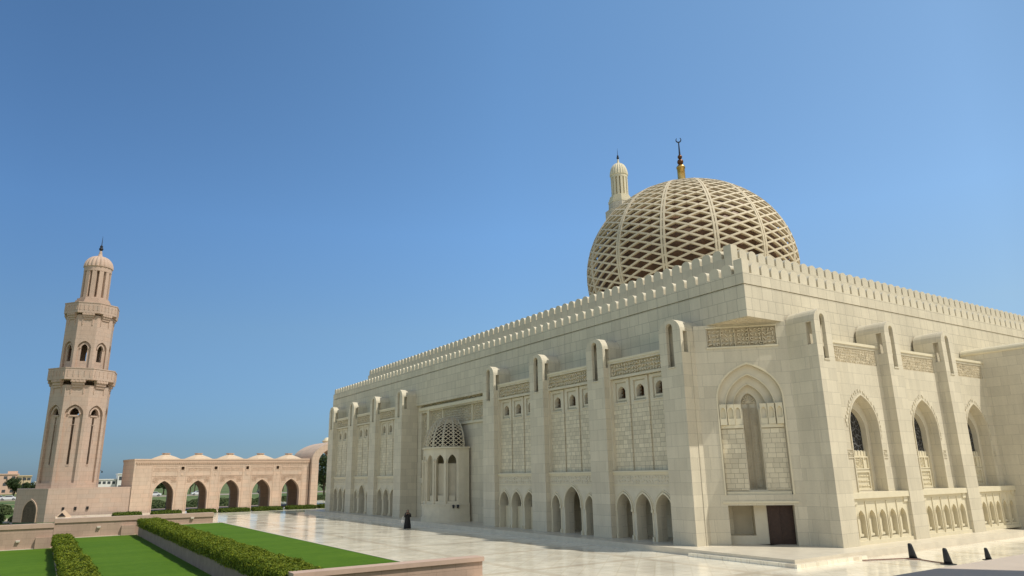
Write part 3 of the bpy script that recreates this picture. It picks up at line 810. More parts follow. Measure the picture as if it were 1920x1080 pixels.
# projecting wing at the right
bm = bmesh.new()
box(bm, 61.4, 84, 22.0, 29.2, -.36, 13.0)
pts = []
obj('wing_wall', bm, M['ashlar'], hall)
bm = bmesh.new()
prof = [(0, 13.001), (.9, 13.001)] + [(.45 + .5 * math.cos(math.pi * i / 8), 13.1 + .42 * math.sin(math.pi * i / 8)) for i in range(9)]
fW = frame((61.36, 21.95, 0), (1, 0, 0), (0, 1, 0))
plate(bm, fW, prof, [], 0, 5.4)
box(bm, 62.4, 84, 21.95, 29.2, 13.001, 13.3)
relief(bm, frame((61.39, 0, 0), (0, 1, 0), (-1, 0, 0)), 22.2, 23.4, 8.1, 8.9, 0, .06, 4, .2)
obj('wing_coping', bm, M['trim'], hall)
# plinth and corner steps
bm = bmesh.new()
prism(bm, [(32.05, 104), (32.05, 23.6), (58.4, 23.6), (58.4, 28.9), (37.2, 28.9), (37.2, 104)], -.5, 0)
obj('plinth', bm, M['plinth'], hall)
bm = bmesh.new()
prism(bm, [(31.7, 30.4), (31.7, 23.25), (37.8, 23.25), (37.8, 23.598), (32.048, 23.598), (32.048, 30.4)], -.5, -.17)
obj('step', bm, M['marble'], hall)

# main dome
DC = Vector((72.9, 65.5, 31.2)); DR = 14.45
bm = bmesh.new(); rb = bmesh.new()
dpos = lambda p, t: DC + Vector((math.cos(p) * math.cos(t), math.sin(p) * math.cos(t), math.sin(t) * .917)) * DR
dnrm = lambda p, t: Vector((math.cos(p) * math.cos(t), math.sin(p) * math.cos(t), math.sin(t)))
view = math.atan2(-DC.y, -DC.x)
lattice(bm, dpos, dnrm, R(86), 14, 2, 2.43, .245, .34, .64, .07, view + R(-11.5), 2 * math.pi, R(-26), 48, rb)
dome = obj('dome', bm, M['dome'], hall)
obj('rib', rb, M['dome'], dome)
bm = bmesh.new()
lathe(bm, [((DR - 1.25) * math.cos(R(t)), 31.2 + (DR - 1.25) * .917 * math.sin(R(t))) for t in range(-30, 90, 5)], DC.x, DC.y, 56)
obj('inner_shell', bm, M['inner'], dome, smooth=True)
bm = bmesh.new(); lathe(bm, [(13.6, 15.0), (13.6, 24.4), (13.2, 24.9)], DC.x, DC.y, 48)
box(bm, 56, 90, 49, 82, 15.7, 19.0)
obj('drum', bm, M['ashlar'], hall)
bm = bmesh.new(); lathe(bm, [(1.9, 44.1), (1.7, 44.45), (.6, 44.6)], DC.x, DC.y, 24); obj('crown_ring', bm, M['dome'], dome)
bm = bmesh.new()
z = 45.8
lathe(bm, [(.66, 44.3), (.62, 45.2), (.56, 45.4), (.56, 47.35), (.64, 47.4), (.64, 47.6), (.44, 47.85), (.2, 47.95), (.18, 48.1)], DC.x, DC.y, 20)
fin = obj('finial', bm, M['gold'], hall, smooth=True)
bm = bmesh.new(); ball(bm, (DC.x, DC.y, 48.42), .46); obj('finial_ball', bm, M['bronze'], fin, smooth=True)
bm = bmesh.new(); ball(bm, (DC.x, DC.y, 49.22), .34); obj('finial_ball', bm, M['bronze'], fin, smooth=True)
bm = bmesh.new(); lathe(bm, [(.14, 49.5), (.12, 50.0), (.08, 51.6)], DC.x, DC.y, 10); obj('finial_stem', bm, M['iron'], fin)
bm = bmesh.new()
pts_o = [(.42 * math.cos(R(a)), .42 * math.sin(R(a))) for a in range(-235, 56, 15)]
pts_i = [(.30 * math.cos(R(a)), .06 + .32 * math.sin(R(a))) for a in range(50, -231, -15)]
vx = Vector((math.cos(view + math.pi / 2), math.sin(view + math.pi / 2), 0))
fcres = frame((DC.x, DC.y, 51.95), vx, (math.cos(view), math.sin(view), 0))
plate(bm, fcres, dedupe(pts_o + pts_i), [], -.05, .05)
obj('crescent', bm, M['iron'], fin)

# ------------------------------------------------------------------ minarets
ROT = 0.0
def octo(cx, cy, w, rot=None):
    rot = ROT if rot is None else rot
    return _octo(cx, cy, w, rot)
def _octo(cx, cy, w, rot=0.0):
    """plan octagon, w across the flats, a flat facing -Y"""
    r = w / 2 / math.cos(math.pi / 8)
    return [(cx + r * math.cos(rot + math.pi / 8 + i * math.pi / 4), cy + r * math.sin(rot + math.pi / 8 + i * math.pi / 4)) for i in range(8)]
def oct_frames(cx, cy, w):
    P = octo(cx, cy, w)
    for i in range(8):
        p, q = Vector(P[i]), Vector(P[(i + 1) % 8]); n = ((p + q) / 2 - Vector((cx, cy))).normalized()
        yield frame((p.x, p.y, 0), (q - p).to_3d(), n.to_3d()), (q - p).length

def balcony(parent, cx, cy, ws, wb, z0, z1, z2, m, mt):
    """ws shaft width, wb balcony width, corbels z0..z1, parapet z1..z2"""
    bm = bmesh.new(); prism(bm, octo(cx, cy, wb), z1 + .0, z1 + .22); P = octo(cx, cy, wb); 
    for f, L in oct_frames(cx, cy, wb):
        fbox(bm, f, .0, L, z1 + .221, z2, -.28, 0)
        for i in range(5):
            u = L * (i + .5) / 5; fbox(bm, f, u - .05, u + .05, z1 + .45, z2 - .3, 0, .06)
        fbox(bm, f, -.03, L + .03, z2 + .001, z2 + .14, -.32, .06)
    b = obj('balcony', bm, m, parent)
    bm = bmesh.new(); g = (wb - ws) / 2
    for f, L in oct_frames(cx, cy, ws):
        for t in range(3):
            e = g * (t + 1) / 3.2; zz = z0 + (z1 - z0) * t / 3
            fbox(bm, f, L * .27 - .12 * t, L * .73 + .12 * t, zz, z0 + (z1 - z0) * (t + 1) / 3 - .004, -.1, e)
        for u in (.24, .76): fbox(bm, f, L * u - .06, L * u + .06, z0 - .9, z0 - .002, 0.001, .10)
        for i in range(4):
            u = L * (.26 + .16 * i); fbox(bm, f, u - .09, u + .09, z1 - .35, z1 - .01, g * .9, g * 1.02)
    prism(bm, octo(cx, cy, ws + .5), z1 - .06, z1 - .004)
    o = obj('corbel', bm, mt, b)

def lantern(parent, cx, cy, w, z0, zb, z1, z2, z3, m, slots=14, finm=None):
    """stepped base z0..zb, slotted drum zb..z1, ribbed dome z1..z2, finial to z3"""
    bm = bmesh.new()
    for i in range(3):
        prism(bm, octo(cx, cy, w * (1.32 - .1 * i)), z0 + (zb - z0) * i / 3, z0 + (zb - z0) * (i + 1) / 3 - .002)
    r = w / 2
    lathe(bm, [(r * .58, zb - .1), (r * .58, z1)], cx, cy, 28)
    dr = obj('lantern', bm, m, parent)
    bm = bmesh.new()
    n = slots
    for i in range(n):
        a = 2 * math.pi * (i + .5) / n
        f = frame((cx + math.cos(a) * r * .79, cy + math.sin(a) * r * .79, 0), (-math.sin(a), math.cos(a), 0), (math.cos(a), math.sin(a), 0))
        ww = 2 * math.pi * r / n * .60
        fbox(bm, f, -ww / 2, ww / 2, zb, z1 - .3, -r * .1, r * .19)
    lathe(bm, [(r, zb - .05), (r, zb + .25)], cx, cy, 28); lathe(bm, [(r, z1 - .75), (r * 1.0, z1 - .1), (r * 1.05, z1 + .05)], cx, cy, 28)
    obj('pier_ring', bm, m, dr)
    bm = bmesh.new()
    hh = z2 - z1
    prof = [(r * 1.03 * math.cos(R(t)) ** .8, z1 + .05 + hh * math.sin(R(t))) for t in range(0, 90, 9)] + [(r * .08, z2 + .04)]
    lathe(bm, prof, cx, cy, 96, 0, lambda a, z: 1 + .10 * abs(math.sin(a * 10)) - .05)
    obj('dome_cap', bm, m, dr)
    bm = bmesh.new(); H = z3 - z2
    lathe(bm, [(r * .22, z2 - .1), (r * .13, z2 + H * .12), (r * .1, z2 + H * .26), (r * .05, z2 + H * .30)], cx, cy, 12)
    obj('finial_base', bm, m, dr)
    bm = bmesh.new()
    ball(bm, (cx, cy, z2 + H * .38), r * .16); ball(bm, (cx, cy, z2 + H * .50), r * .115)
    lathe(bm, [(r * .04, z2 + H * .28), (r * .03, z2 + H * .6), (r * .008, z3)], cx, cy, 8)
    obj('finial', bm, M['iron'], dr)

mx, my = 3.45, 132.0
ROT = R(-9)
mn = thing('minaret', 'pink stone octagonal minaret with two balconies rising at the far left', 'minaret', (mx, my, 0))
bm = bmesh.new()
# block it stands on, with canted corner and an arched doorway
plan = [(.95, 126), (11.7, 126.2), (11.7, 138), (-3.0, 138), (-2.95, 131.5)]
prism(bm, plan, -1.2, 3.55)
pod = obj('podium', bm, M['dusk'], mn)
fq = frame((-2.95, 131.5, 0), (3.9, -5.5, 0), (-5.5, -3.9, 0))
bm = bmesh.new(); ring(bm, fq, 3.5, 2.8, .3, 1.9, .16, 0, .10, -1.2); obj('doorway', bm, M['pinkcarve'], pod)
bm = bmesh.new(); plate(bm, fq, arch(3.5, 2.8, -1.2, .3, 1.9), [], .035, .05); obj('door', bm, M['trunk'], pod)
W = 7.9
bm = bmesh.new(); inn = bmesh.new()
for f, L in oct_frames(mx, my, W):
    plate(bm, f, rect(0, L, 3.56, 19.0), [arch(L / 2, 2.45, 4.3, 14.6, 16.0)], -.40, 0)
for f, L in oct_frames(mx, my, W - .82):
    plate(inn, f, rect(0, L, 3.56, 19.0), [arch(L / 2, 1.25, 14.42, 14.6, 15.6), rect(L / 2 - .17, L / 2 + .17, 7.0, 14.1)], -.35, 0)
    fbox(inn, f, L / 2 + .35, L / 2 + .42, 10.2, 12.9, 0.001, .05); fbox(inn, f, L / 2 - .3, L / 2 + .42, 12.9, 12.98, 0.001, .05)
    fbox(inn, f, L / 2 - .6, L / 2 + .6, 14.2, 14.4, .001, .12); fbox(inn, f, L / 2 - .22, L / 2 + .22, 6.8, 6.95, 0, .06)
    ring(inn, f, L / 2, 1.35, 14.5, 15.5, .24, 0, .2)
sh = obj('shaft', bm, M['dusk'], mn); obj('recessed_panel', inn, M['dusk'], sh)
bm = bmesh.new(); prism(bm, octo(mx, my, 4.6), 3.56, 13.9); obj('slit_blocker', bm, M['pinkcarve'], sh)  # column added inside so the slits look dark instead of see-through
balcony(mn, mx, my, W, 9.1, 18.6, 19.8, 21.5, M['dusk'], M['duskplain'])
bm = bmesh.new(); W2 = 6.5; inn = bmesh.new()
for f, L in oct_frames(mx, my, W2):
    plate(bm, f, rect(0, L, 20.1, 30.3), [arch(L / 2, 1.85, 21.8, 25.0, 26.1)], -.3, 0)
for f, L in oct_frames(mx, my, W2 - .62):
    plate(inn, f, rect(0, L, 20.1, 30.3), [arch(L / 2, .85, 22.9, 24.9, 25.7)], -.2, 0)
    ring(inn, f, L / 2, .95, 24.9, 25.6, .2, 0, .14)
sh = obj('upper_shaft', bm, M['dusk'], mn); obj('recessed_panel', inn, M['dusk'], sh)
balcony(mn, mx, my, W2, 7.4, 29.6, 30.6, 32.2, M['dusk'], M['duskplain'])
bm = bmesh.new(); prism(bm, octo(mx, my, 6.8), 32.0, 32.25); obj('gallery_floor', bm, M['duskplain'], mn)
lantern(mn, mx, my, 4.1, 32.25, 33.4, 38.9, 41.0, 44.7, M['duskplain'], 12)
bm = bmesh.new()   # small vents in the podium wall
for x in (3.12, 4.65, 6.2):
    box(bm, x - .16, x + .16, 125.95, 126.05, .4, .85)
obj('vent', bm, M['dark'], mn)

bx, by = 121.2, 131.0
ROT = R(-14)
mb = thing('minaret', 'tall pale minaret whose ribbed top shows behind the left of the big dome', 'minaret', (bx, by, 0))
bm = bmesh.new(); prism(bm, octo(bx, by, 11), 0, 8); prism(bm, octo(bx, by, 8.6), 8.001, 44); prism(bm, octo(bx, by, 6.2), 44.001, 67.5, octo(bx, by, 5.6))
obj('shaft', bm, M['pinkwhite'], mb)
balcony(mb, bx, by, 8.6, 10.6, 40, 42.5, 45.2, M['pinkwhite'], M['trim'])
balcony(mb, bx, by, 5.6, 7.7, 66.6, 69.2, 71.8, M['pinkwhite'], M['trim'])
bm = bmesh.new(); prism(bm, octo(bx, by, 5.6), 67.502, 69.3); prism(bm, octo(bx, by, 6.2), 69.31, 74.2, octo(bx, by, 5.9))
for f, L in oct_frames(bx, by, 6.0): fbox(bm, f, L / 2 - .6, L / 2 + .6, 72.3, 73.7, -.2, .12)
obj('gallery', bm, M['pinkwhite'], mb)
lantern(mb, bx, by, 4.6, 74.21, 76.2, 82.3, 86.0, 90.6, M['trim'], 14)

# ------------------------------------------------------------------ pink arcade
YA = 126.0
FR = frame((0, YA, 0), (1, 0, 0), (0, -1, 0)); FK = frame((0, YA + 6.6, 0), (1, 0, 0), (0, -1, 0))
arc = thing('arcade', 'long pink stone arcade of five pointed arches linking the minaret to the tall gateway', 'arcade', (25, YA, -.35))
cs = [16.25, 21.2, 26.2, 31.25, 36.15]
bm = bmesh.new()
hl = [arch(c, 3.0, -.36, 2.1, 4.35, 10) for c in cs]
sq = [rect(c - .24, c + .24, 6.0, 6.5) for c in (18.75, 23.75, 28.75, 33.75)]
rec = [rect(c - 1.75, c + 1.75, 4.75, 5.75) for c in cs]
plate(bm, FR, rect(11.75, 39.2, -.4, 7.3), hl + sq, -1.1, -.0)
plate(bm, FK, rect(11.75, 39.2, -.4, 7.3), hl, -.8, 0)
prism(bm, [(11.748, 126.001), (11.748, 132.6), (10.78, 132.6), (10.78, 131.6)], -.4, 7.3)
prism(bm, [(11.748, 126.0), (39.2, 126.0), (39.2, 133.4), (10.78, 133.4), (10.78, 131.6)], 7.301, 7.5)
for x in (18.75, 23.75, 28.75, 33.75): 
    box(bm, x - .5, x + .5, 127.2, 132.5, 4.9, 7.29)
obj('wall', bm, M['pink'], arc)
bm = bmesh.new(); prism(bm, [(11.7, 125.94), (39.2, 125.94), (39.2, 133.5), (10.73, 133.5), (10.73, 131.6)], 7.501, 7.72); 
for c in cs:
    ring(bm, FR, c, 3.0, 2.1, 4.35, .13, .001, .07, -.35, 10)
    for s in (-1.85, 1.85): fbox(bm, FR, c + s - .04, c + s + .04, -.35, 6.6, .001, .05)
    for z in (5.05, 5.85, 6.55): fbox(bm, FR, c - 1.8, c + 1.8, z, z + .05, .001, .04)
for x in (18.75, 23.75, 28.75, 33.75):
    plate(bm, FR, rect(x - .34, x + .34, 5.9, 6.6), [rect(x - .24, x + .24, 6.0, 6.5)], 0.001, .05)
    lathe_b = [(.2 * math.cos(R(a)) + x, 5.3 + .2 * math.sin(R(a))) for a in range(0, 360, 45)]
    plate(bm, FR, lathe_b, [], .001, .05)
obj('moulding', bm, M['pinkplain'], arc)
bm = bmesh.new()
for i in range(170):       # dentilled frieze
    u = 12.0 + i * .16
    if i % 2: fbox(bm, FR, u, u + .16, 6.88, 7.28, .001, .10)
    else: fbox(bm, FR, u, u + .16, 7.1, 7.28, .001, .12)
for c in cs:
    relief(bm, FR, c - 1.7, c - .9, 4.0, 4.95, .001, .05, 61, .17); relief(bm, FR, c + .9, c + 1.7, 4.0, 4.95, .001, .05, 62, .17)
    relief(bm, FR, c - .9, c + .9, 4.55, 4.98, .001, .05, 63, .17); relief(bm, FR, c - 1.7, c + 1.7, 5.95, 6.35, .001, .05, 64, .2)
obj('carved_frieze', bm, M['pinkcarve'], arc)
for c in cs:
    bm = bmesh.new()
    lathe(bm, [(2.3, 7.721), (2.25, 7.8), (1.5, 8.12), (.75, 8.38), (.72, 8.45)], c + .25, 129.4, 8, math.pi / 8)
    o = obj('cupola', bm, M['cupola'], arc)
    bm = bmesh.new(); lathe(bm, [(.55, 8.451), (.55, 8.62), (.68, 8.63), (.68, 8.72)], c + .25, 129.4, 8, math.pi / 8); obj('lantern', bm, M['pinkcarve'], o)

# gateway with a deep barrel vault between arcade and hall
gt = thing('gateway', 'tall pink vaulted gateway half hidden behind the left end of the mosque hall', 'gateway', (43.5, 131, -.35))
bm = bmesh.new(); FG = frame((0, 125.2, 0), (1, 0, 0), (0, -1, 0)); gc = 43.6
go = [(gc - 4.2, -.36), (gc + 4.2, -.36)] + arch(gc, 8.4, 0, 7.6, 10.75, 12)[2:]
gi = arch(gc, 6.0, -.38, 7.2, 9.75, 12)
A1 = arch(gc, 8.4, -.36, 7.6, 10.75, 12)
gi2 = arch(gc, 6.0, -.36, 7.2, 9.75, 12)
o_ = A1[1:] + [A1[0]]; i_ = gi2[1:] + [gi2[0]]
V = []
for k in range(len(o_)):
    V.append([bm.verts.new(FG(*o_[k], 0)), bm.verts.new(FG(*i_[k], 0)), bm.verts.new(FG(*i_[k], -12)), bm.verts.new(FG(*o_[k], -12))])
for k in range(len(V) - 1):
    for a in range(4): bm.faces.new((V[k][a], V[k][(a + 1) % 4], V[k + 1][(a + 1) % 4], V[k + 1][a]))
bm.faces.new(V[0]); bm.faces.new(V[-1][::-1])
obj('vault', bm, M['pink'], gt)
bm = bmesh.new()
for j in range(5):
    y = 126.6 + j * 2.3; ring(bm, frame((0, y, 0), (1, 0, 0), (0, -1, 0)), gc, 5.6, 7.2, 9.5, .2, -.25, .25, -.35, 10)
obj('rib', bm, M['pinkcarve'], gt)
bm = bmesh.new(); lathe(bm, [(.8, 9.6), (.8, 11.0), (.95, 11.05), (.95, 11.2), (.7, 11.25), (.5, 11.6), (.1, 11.8)], gc + .9, 133, 12); obj('cupola', bm, M['trim'], gt)

# ------------------------------------------------------------------ ground, lawns, walls
def sheet(name, pts, z, m, thick=.3):
    bm = bmesh.new(); prism(bm, pts, z - thick, z); o = obj(name, bm, m); tag(o, kind='structure'); return o
bm = bmesh.new()
ys = [-300, 60, 100, 135, 150, 165, 180, 260, 500, 1200, 4000]; zs = [-2.6, -2.6, -2.6, -2.6, -1.65, -.7, -.6, -.6, -.8, -1.5, -3]
xs = [-3000, -600, -150, -60, -20, 0, 40, 100, 160, 400, 1200, 3500]
g = [[bm.verts.new((x, y, z + (0 if j < 2 else .0))) for x in xs] for j, (y, z) in enumerate(zip(ys, zs))]
for a, b_ in zip(g[:-1], g[1:]):
    for i in range(len(xs) - 1): bm.faces.new((a[i], a[i + 1], b_[i + 1], b_[i]))
tag(obj('ground', bm, M['field']), kind='structure')
sheet('plaza', [(17.9, -20), (95, -20), (160, 40), (160, 160), (41, 160), (41, 125.4), (2.2, 125.4), (2.2, 89.3), (17.9, 89.3)], ZP, M['marble'], .35)
sheet('plaza', [(-80, -120), (160, -120), (160, -20.01), (17.9, -20.01), (17.9, 19.5), (-80, 19.5)], ZP, M['marble'], .35)
sheet('lawn', [(10.7, 32.3), (17.7, 32.3), (17.7, 88.2), (10.7, 88.2)], ZP + .01, M['lawn'])
sheet('lawn', [(3.1, 20), (9.2, 20), (9.2, 88.3), (3.1, 88.3)], -1.15, M['lawn'])
sheet('lawn', [(-40, 20), (1.7, 20), (1.7, 88.3), (-40, 88.3)], -2.0, M['lawn'])
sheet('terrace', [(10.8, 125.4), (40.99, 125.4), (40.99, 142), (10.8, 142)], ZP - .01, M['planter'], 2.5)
bm = bmesh.new(); box(bm, 17.7, 17.9, 32.3, 89.3, -.6, ZP + .03); box(bm, 10.8, 17.7, 87.95, 88.22, -.6, ZP + .03)
box(bm, 3.15, 9.1, 87.95, 88.25, -1.3, -1.11); box(bm, -40, 1.65, 87.95, 88.25, -2.2, -1.96)
tag(obj('kerb', bm, M['kerb']), kind='structure')

def gwall(name, label, x0, x1, y, z0, z1, th=.6, endcap=True, cope=.16):
    t = thing(name, label, 'wall', ((x0 + x1) / 2, y, z0))
    bm = bmesh.new(); box(bm, x0, x1, y, y + th, z0, z1 - cope); obj('wall_body', bm, M['wallpink'], t)
    bm = bmesh.new(); box(bm, x0, x1 + .05, y - .10, y + th + .1, z1 - cope + .001, z1); obj('coping', bm, M['copepink'], t)
    return t
w1 = gwall('garden_wall', 'long pink garden wall with coping behind the two higher lawns', 1.62, 16.8, 88.25, -2.4, .78, 1.0, cope=.42)
w2 = gwall('garden_wall', 'lower pink garden wall behind the leftmost lawn, a step below the next one', -40, 1.6, 88.25, -2.4, .36, 1.0, cope=.42)
bm = bmesh.new()
box(bm, 7.7, 9.0, 87.9, 88.24, -1.15, -.15)
obj('buttress_block', bm, M['wallpink'], w1)
bm = bmesh.new(); box(bm, .2, 1.5, 87.85, 88.24, -2.0, -.95); obj('buttress_block', bm, M['wallpink'], w2)
def walllight(x, z, label):
    t = thing('wall_light', label, 'light', (x, 88.2, z))
    bm = bmesh.new(); box(bm, x - .17, x + .17, 88.10, 88.245, z, z + .12); obj('housing', bm, M['bag'], t)
    bm = bmesh.new(); box(bm, x - .14, x + .14, 88.04, 88.098, z - .05, z + .1); obj('hood', bm, M['kerb'], t)
walllight(5.6, -.25, 'small white wall light on the pink garden wall between the two hedges')
walllight(-1.25, -1.25, 'small white wall light low on the pink wall behind the leftmost lawn')
walllight(14.6, .25, 'small dark-topped fitting near the right end of the pink garden wall')
gwall('garden_wall', 'low pink garden wall along the bottom edge in front of the lawn and plaza', 9.3, 18.5, 31.3, -1.2, .52, .62, cope=.2)

# planters and hedges -----------------------------------------------------
def leaves(bm, sampler, n, s0, s1, rr):
    for i in range(n):
        p, nrm = sampler(rr)
        s = rr.uniform(s0, s1)
        d = Vector((rr.gauss(0, 1), rr.gauss(0, 1), rr.gauss(0, 1)));
        q = (nrm * 1.1 + d * .55)
        if q.length < .01: continue
        q.normalize(); a = q.orthogonal().normalized()
        a.rotate(Matrix.Rotation(rr.uniform(0, 6.28), 3, q)); b_ = q.cross(a)
        bm.faces.new([bm.verts.new(p + a * s), bm.verts.new(p + b_ * s * .55 + q * s * .2), bm.verts.new(p - a * s), bm.verts.new(p - b_ * s * .55 + q * s * .2)])

def hedge(name, label, x0, x1, y0, y1, z0, z1, n, s0, s1, m='leaf', group=None, wob=.10, cat='hedge'):
    t = thing(name, label, cat, ((x0 + x1) / 2, (y0 + y1) / 2, z0), 0, group)
    rr = random.Random(int(abs(x0 * 31 + y0 * 7)) + 3)
    ph = [rr.uniform(0, 6.28) for _ in range(6)]
    def bulge(x, y): return wob * (math.sin(x * 2.3 + y * 1.7 + ph[0]) * .5 + math.sin(y * .83 + ph[1]) * .6 + math.sin(x * 5.1 - y * 3.9 + ph[2]) * .35)
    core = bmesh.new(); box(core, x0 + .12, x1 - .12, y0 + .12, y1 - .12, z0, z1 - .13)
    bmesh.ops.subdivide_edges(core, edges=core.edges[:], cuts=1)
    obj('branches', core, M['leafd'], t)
    Lx, Ly, Lz = x1 - x0, y1 - y0, z1 - z0
    areas = [Lx * Ly, Ly * Lz, Ly * Lz, Lx * Lz, Lx * Lz]; tot = sum(areas)
    def smp(r):
        k = r.random() * tot; x = r.uniform(x0, x1); y = r.uniform(y0, y1); z = z0 + Lz * r.random() ** .8
        e = r.gauss(0, .05)
        if k < areas[0]:
            ed = min(x - x0, x1 - x, y - y0, y1 - y); rd = .10 * max(0, 1 - ed / .2)
            return Vector((x, y, z1 + bulge(x, y) - rd + e)), Vector((0, 0, 1))
        k -= areas[0]
        bz = bulge(z, y)
        if z > z1 - .15: bz -= .05
        if k < areas[1]: return Vector((x0 - bz * .7 + e, y, z)), Vector((-1, 0, .3))
        k -= areas[1]
        if k < areas[2]: return Vector((x1 + bz * .7 + e, y, z)), Vector((1, 0, .3))
        k -= areas[2]
        if k < areas[3]: return Vector((x, y0 - bz * .7 + e, z)), Vector((0, -1, .3))
        return Vector((x, y1 + bz * .7 + e, z)), Vector((0, 1, .3))
    lf = bmesh.new(); leaves(lf, smp, n, s0, s1, rr); obj('foliage', lf, M[m], t)
    return t
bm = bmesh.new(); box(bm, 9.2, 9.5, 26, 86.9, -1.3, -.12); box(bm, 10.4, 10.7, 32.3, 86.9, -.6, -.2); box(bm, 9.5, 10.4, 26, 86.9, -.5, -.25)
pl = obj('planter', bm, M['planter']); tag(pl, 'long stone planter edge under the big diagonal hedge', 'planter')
hedge('clipped_hedge', 'long bright green clipped hedge running diagonally between two lawns', 9.05, 10.95, 31.9, 86.9, -.24, .50, 90000, .035, .075, wob=.09)
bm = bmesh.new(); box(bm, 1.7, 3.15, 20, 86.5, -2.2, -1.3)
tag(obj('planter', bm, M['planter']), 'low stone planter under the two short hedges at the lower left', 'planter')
hedge('clipped_hedge', 'short green hedge at lower left, the farther piece touching the garden wall', 1.65, 3.1, 61.5, 86.5, -1.35, -.62, 16000, .05, .10, wob=.12)
hedge('clipped_hedge', 'short green hedge at lower left, the nearer piece cut by the bottom edge', 1.7, 3.35, 42, 59.5, -1.45, -.62, 20000, .045, .085, wob=.12)
bm = bmesh.new(); box(bm, 1.7, 3.0, 59.9, 61.0, -1.301, -.9); tag(obj('stone_block', bm, M['kerb']), 'pale stone block in the gap between the two short lower-left hedges', 'block')
# low hedges in front of the arcade
fh = [(8.8, 12.2), (13.6, 17.3), (18.4, 22.0), (22.8, 26.9), (27.6, 31.9), (32.9, 37.3), (38.2, 41.5)]
fl = ['low green box hedge farthest left, in front of the plain podium wall', 'low green box hedge before the leftmost arch of the arcade', 'low green box hedge before the second arch of the arcade',
      'low green box hedge before the third, middle arch of the arcade', 'low green box hedge before the fourth arch of the arcade', 'low green box hedge before the fifth, rightmost arch of the arcade', 'small low green box hedge before the tall gateway']
for (a, b_), l in zip(fh, fl):
    y = 113.0 + (a - 8) * .08
    hedge('box_hedge', l, a, b_, y, y + 2.2, ZP, ZP + .50, 2600, .07, .13, 'leafb', 'low hedges in front of the arcade', .05)

# lawn spotlights
for x, y, l in ((11.45, 75.4, 'small black garden spotlight on the lawn beside the far end of the big hedge'), (11.45, 49.0, 'small black garden spotlight on the lawn beside the middle of the big hedge')):
    t = thing('garden_spotlight', l, 'spotlight', (x, y, ZP), 0, 'spotlights on the lawn')
    bm = bmesh.new(); lathe(bm, [(.04, ZP), (.03, ZP + .25)], x, y, 8); obj('stake', bm, M['black'], t)
    bm = bmesh.new(); tube(bm, [(x + .05, y + .12, ZP + .22), (x - .02, y - .03, ZP + .32), (x - .10, y - .2, ZP + .40)], [.10, .13, .16], 10); obj('lamp_head', bm, M['black'], t)

# A-frame display case beside the podium
t = thing('display_stand', 'small A-frame stand with dark panels at the foot of the minaret podium', 'stand', (3.3, 121, ZP))
ff = frame((3.2, 121, 0), (1, 0, 0), (0, -1, 0))
bm = bmesh.new(); plate(bm, ff, [(-1.0, ZP), (1.0, ZP), (0, ZP + 1.0)], [], -1.6, 0); obj('frame', bm, M['pinkplain'], t)
bm = bmesh.new(); plate(bm, ff, [(-.75, ZP + .06), (.25, ZP + .06), (-.25, ZP + .62)], [], .001, .03)
vs = [(4.02, 120.95, ZP + .35), (4.2, 122.4, ZP + .1), (3.7, 122.4, ZP + .7), (3.5, 120.95, ZP + .8)]
obj('panel', bm, M['dark'], t)
bm = bmesh.new(); bm.faces.new([bm.verts.new(p) for p in ((4.16, 121.25, ZP + .12), (4.16, 122.4, ZP + .12), (3.42, 122.4, ZP + .86), (3.42, 121.25, ZP + .86))])
bmesh.ops.solidify(bm, geom=bm.faces[:], thickness=-.04); obj('panel', bm, M['dark'], t)

# terrace parapet near the camera, plus unseen pier and roof added to shade it
t = thing('terrace_parapet', 'broad smooth stone parapet top in the lower right corner, partly in shadow', 'parapet', (12, 3, 2.2))
bm = bmesh.new(); box(bm, 5.0, 30, 2.0, 4.27, 2.2, 3.12); obj('parapet_wall', bm, M['terrace'], t)
bm = bmesh.new(); box(bm, 4.9, 30, 1.9, 4.27, 3.121, 3.3); obj('coping', bm, M['terrace'], t)
t = thing('gallery', 'added pink stone gallery out of view, shading the near end of the parapet', 'gallery', (7, 0, 0))
bm = bmesh.new(); box(bm, 7.5, 10.55, -1.2, 1.0, 0, 12.5); obj('pier', bm, M['pink'], t)
bm = bmesh.new(); box(bm, -14, 10.55, -16, 1.0, 12.501, 13.2); obj('roof', bm, M['pinkplain'], t)  # out-of-view roof, added to cut sky light on the parapet
bm = bmesh.new(); box(bm, -14, 10.5, -17, -16.01, 0, 12.5); obj('back_wall', bm, M['pink'], t)

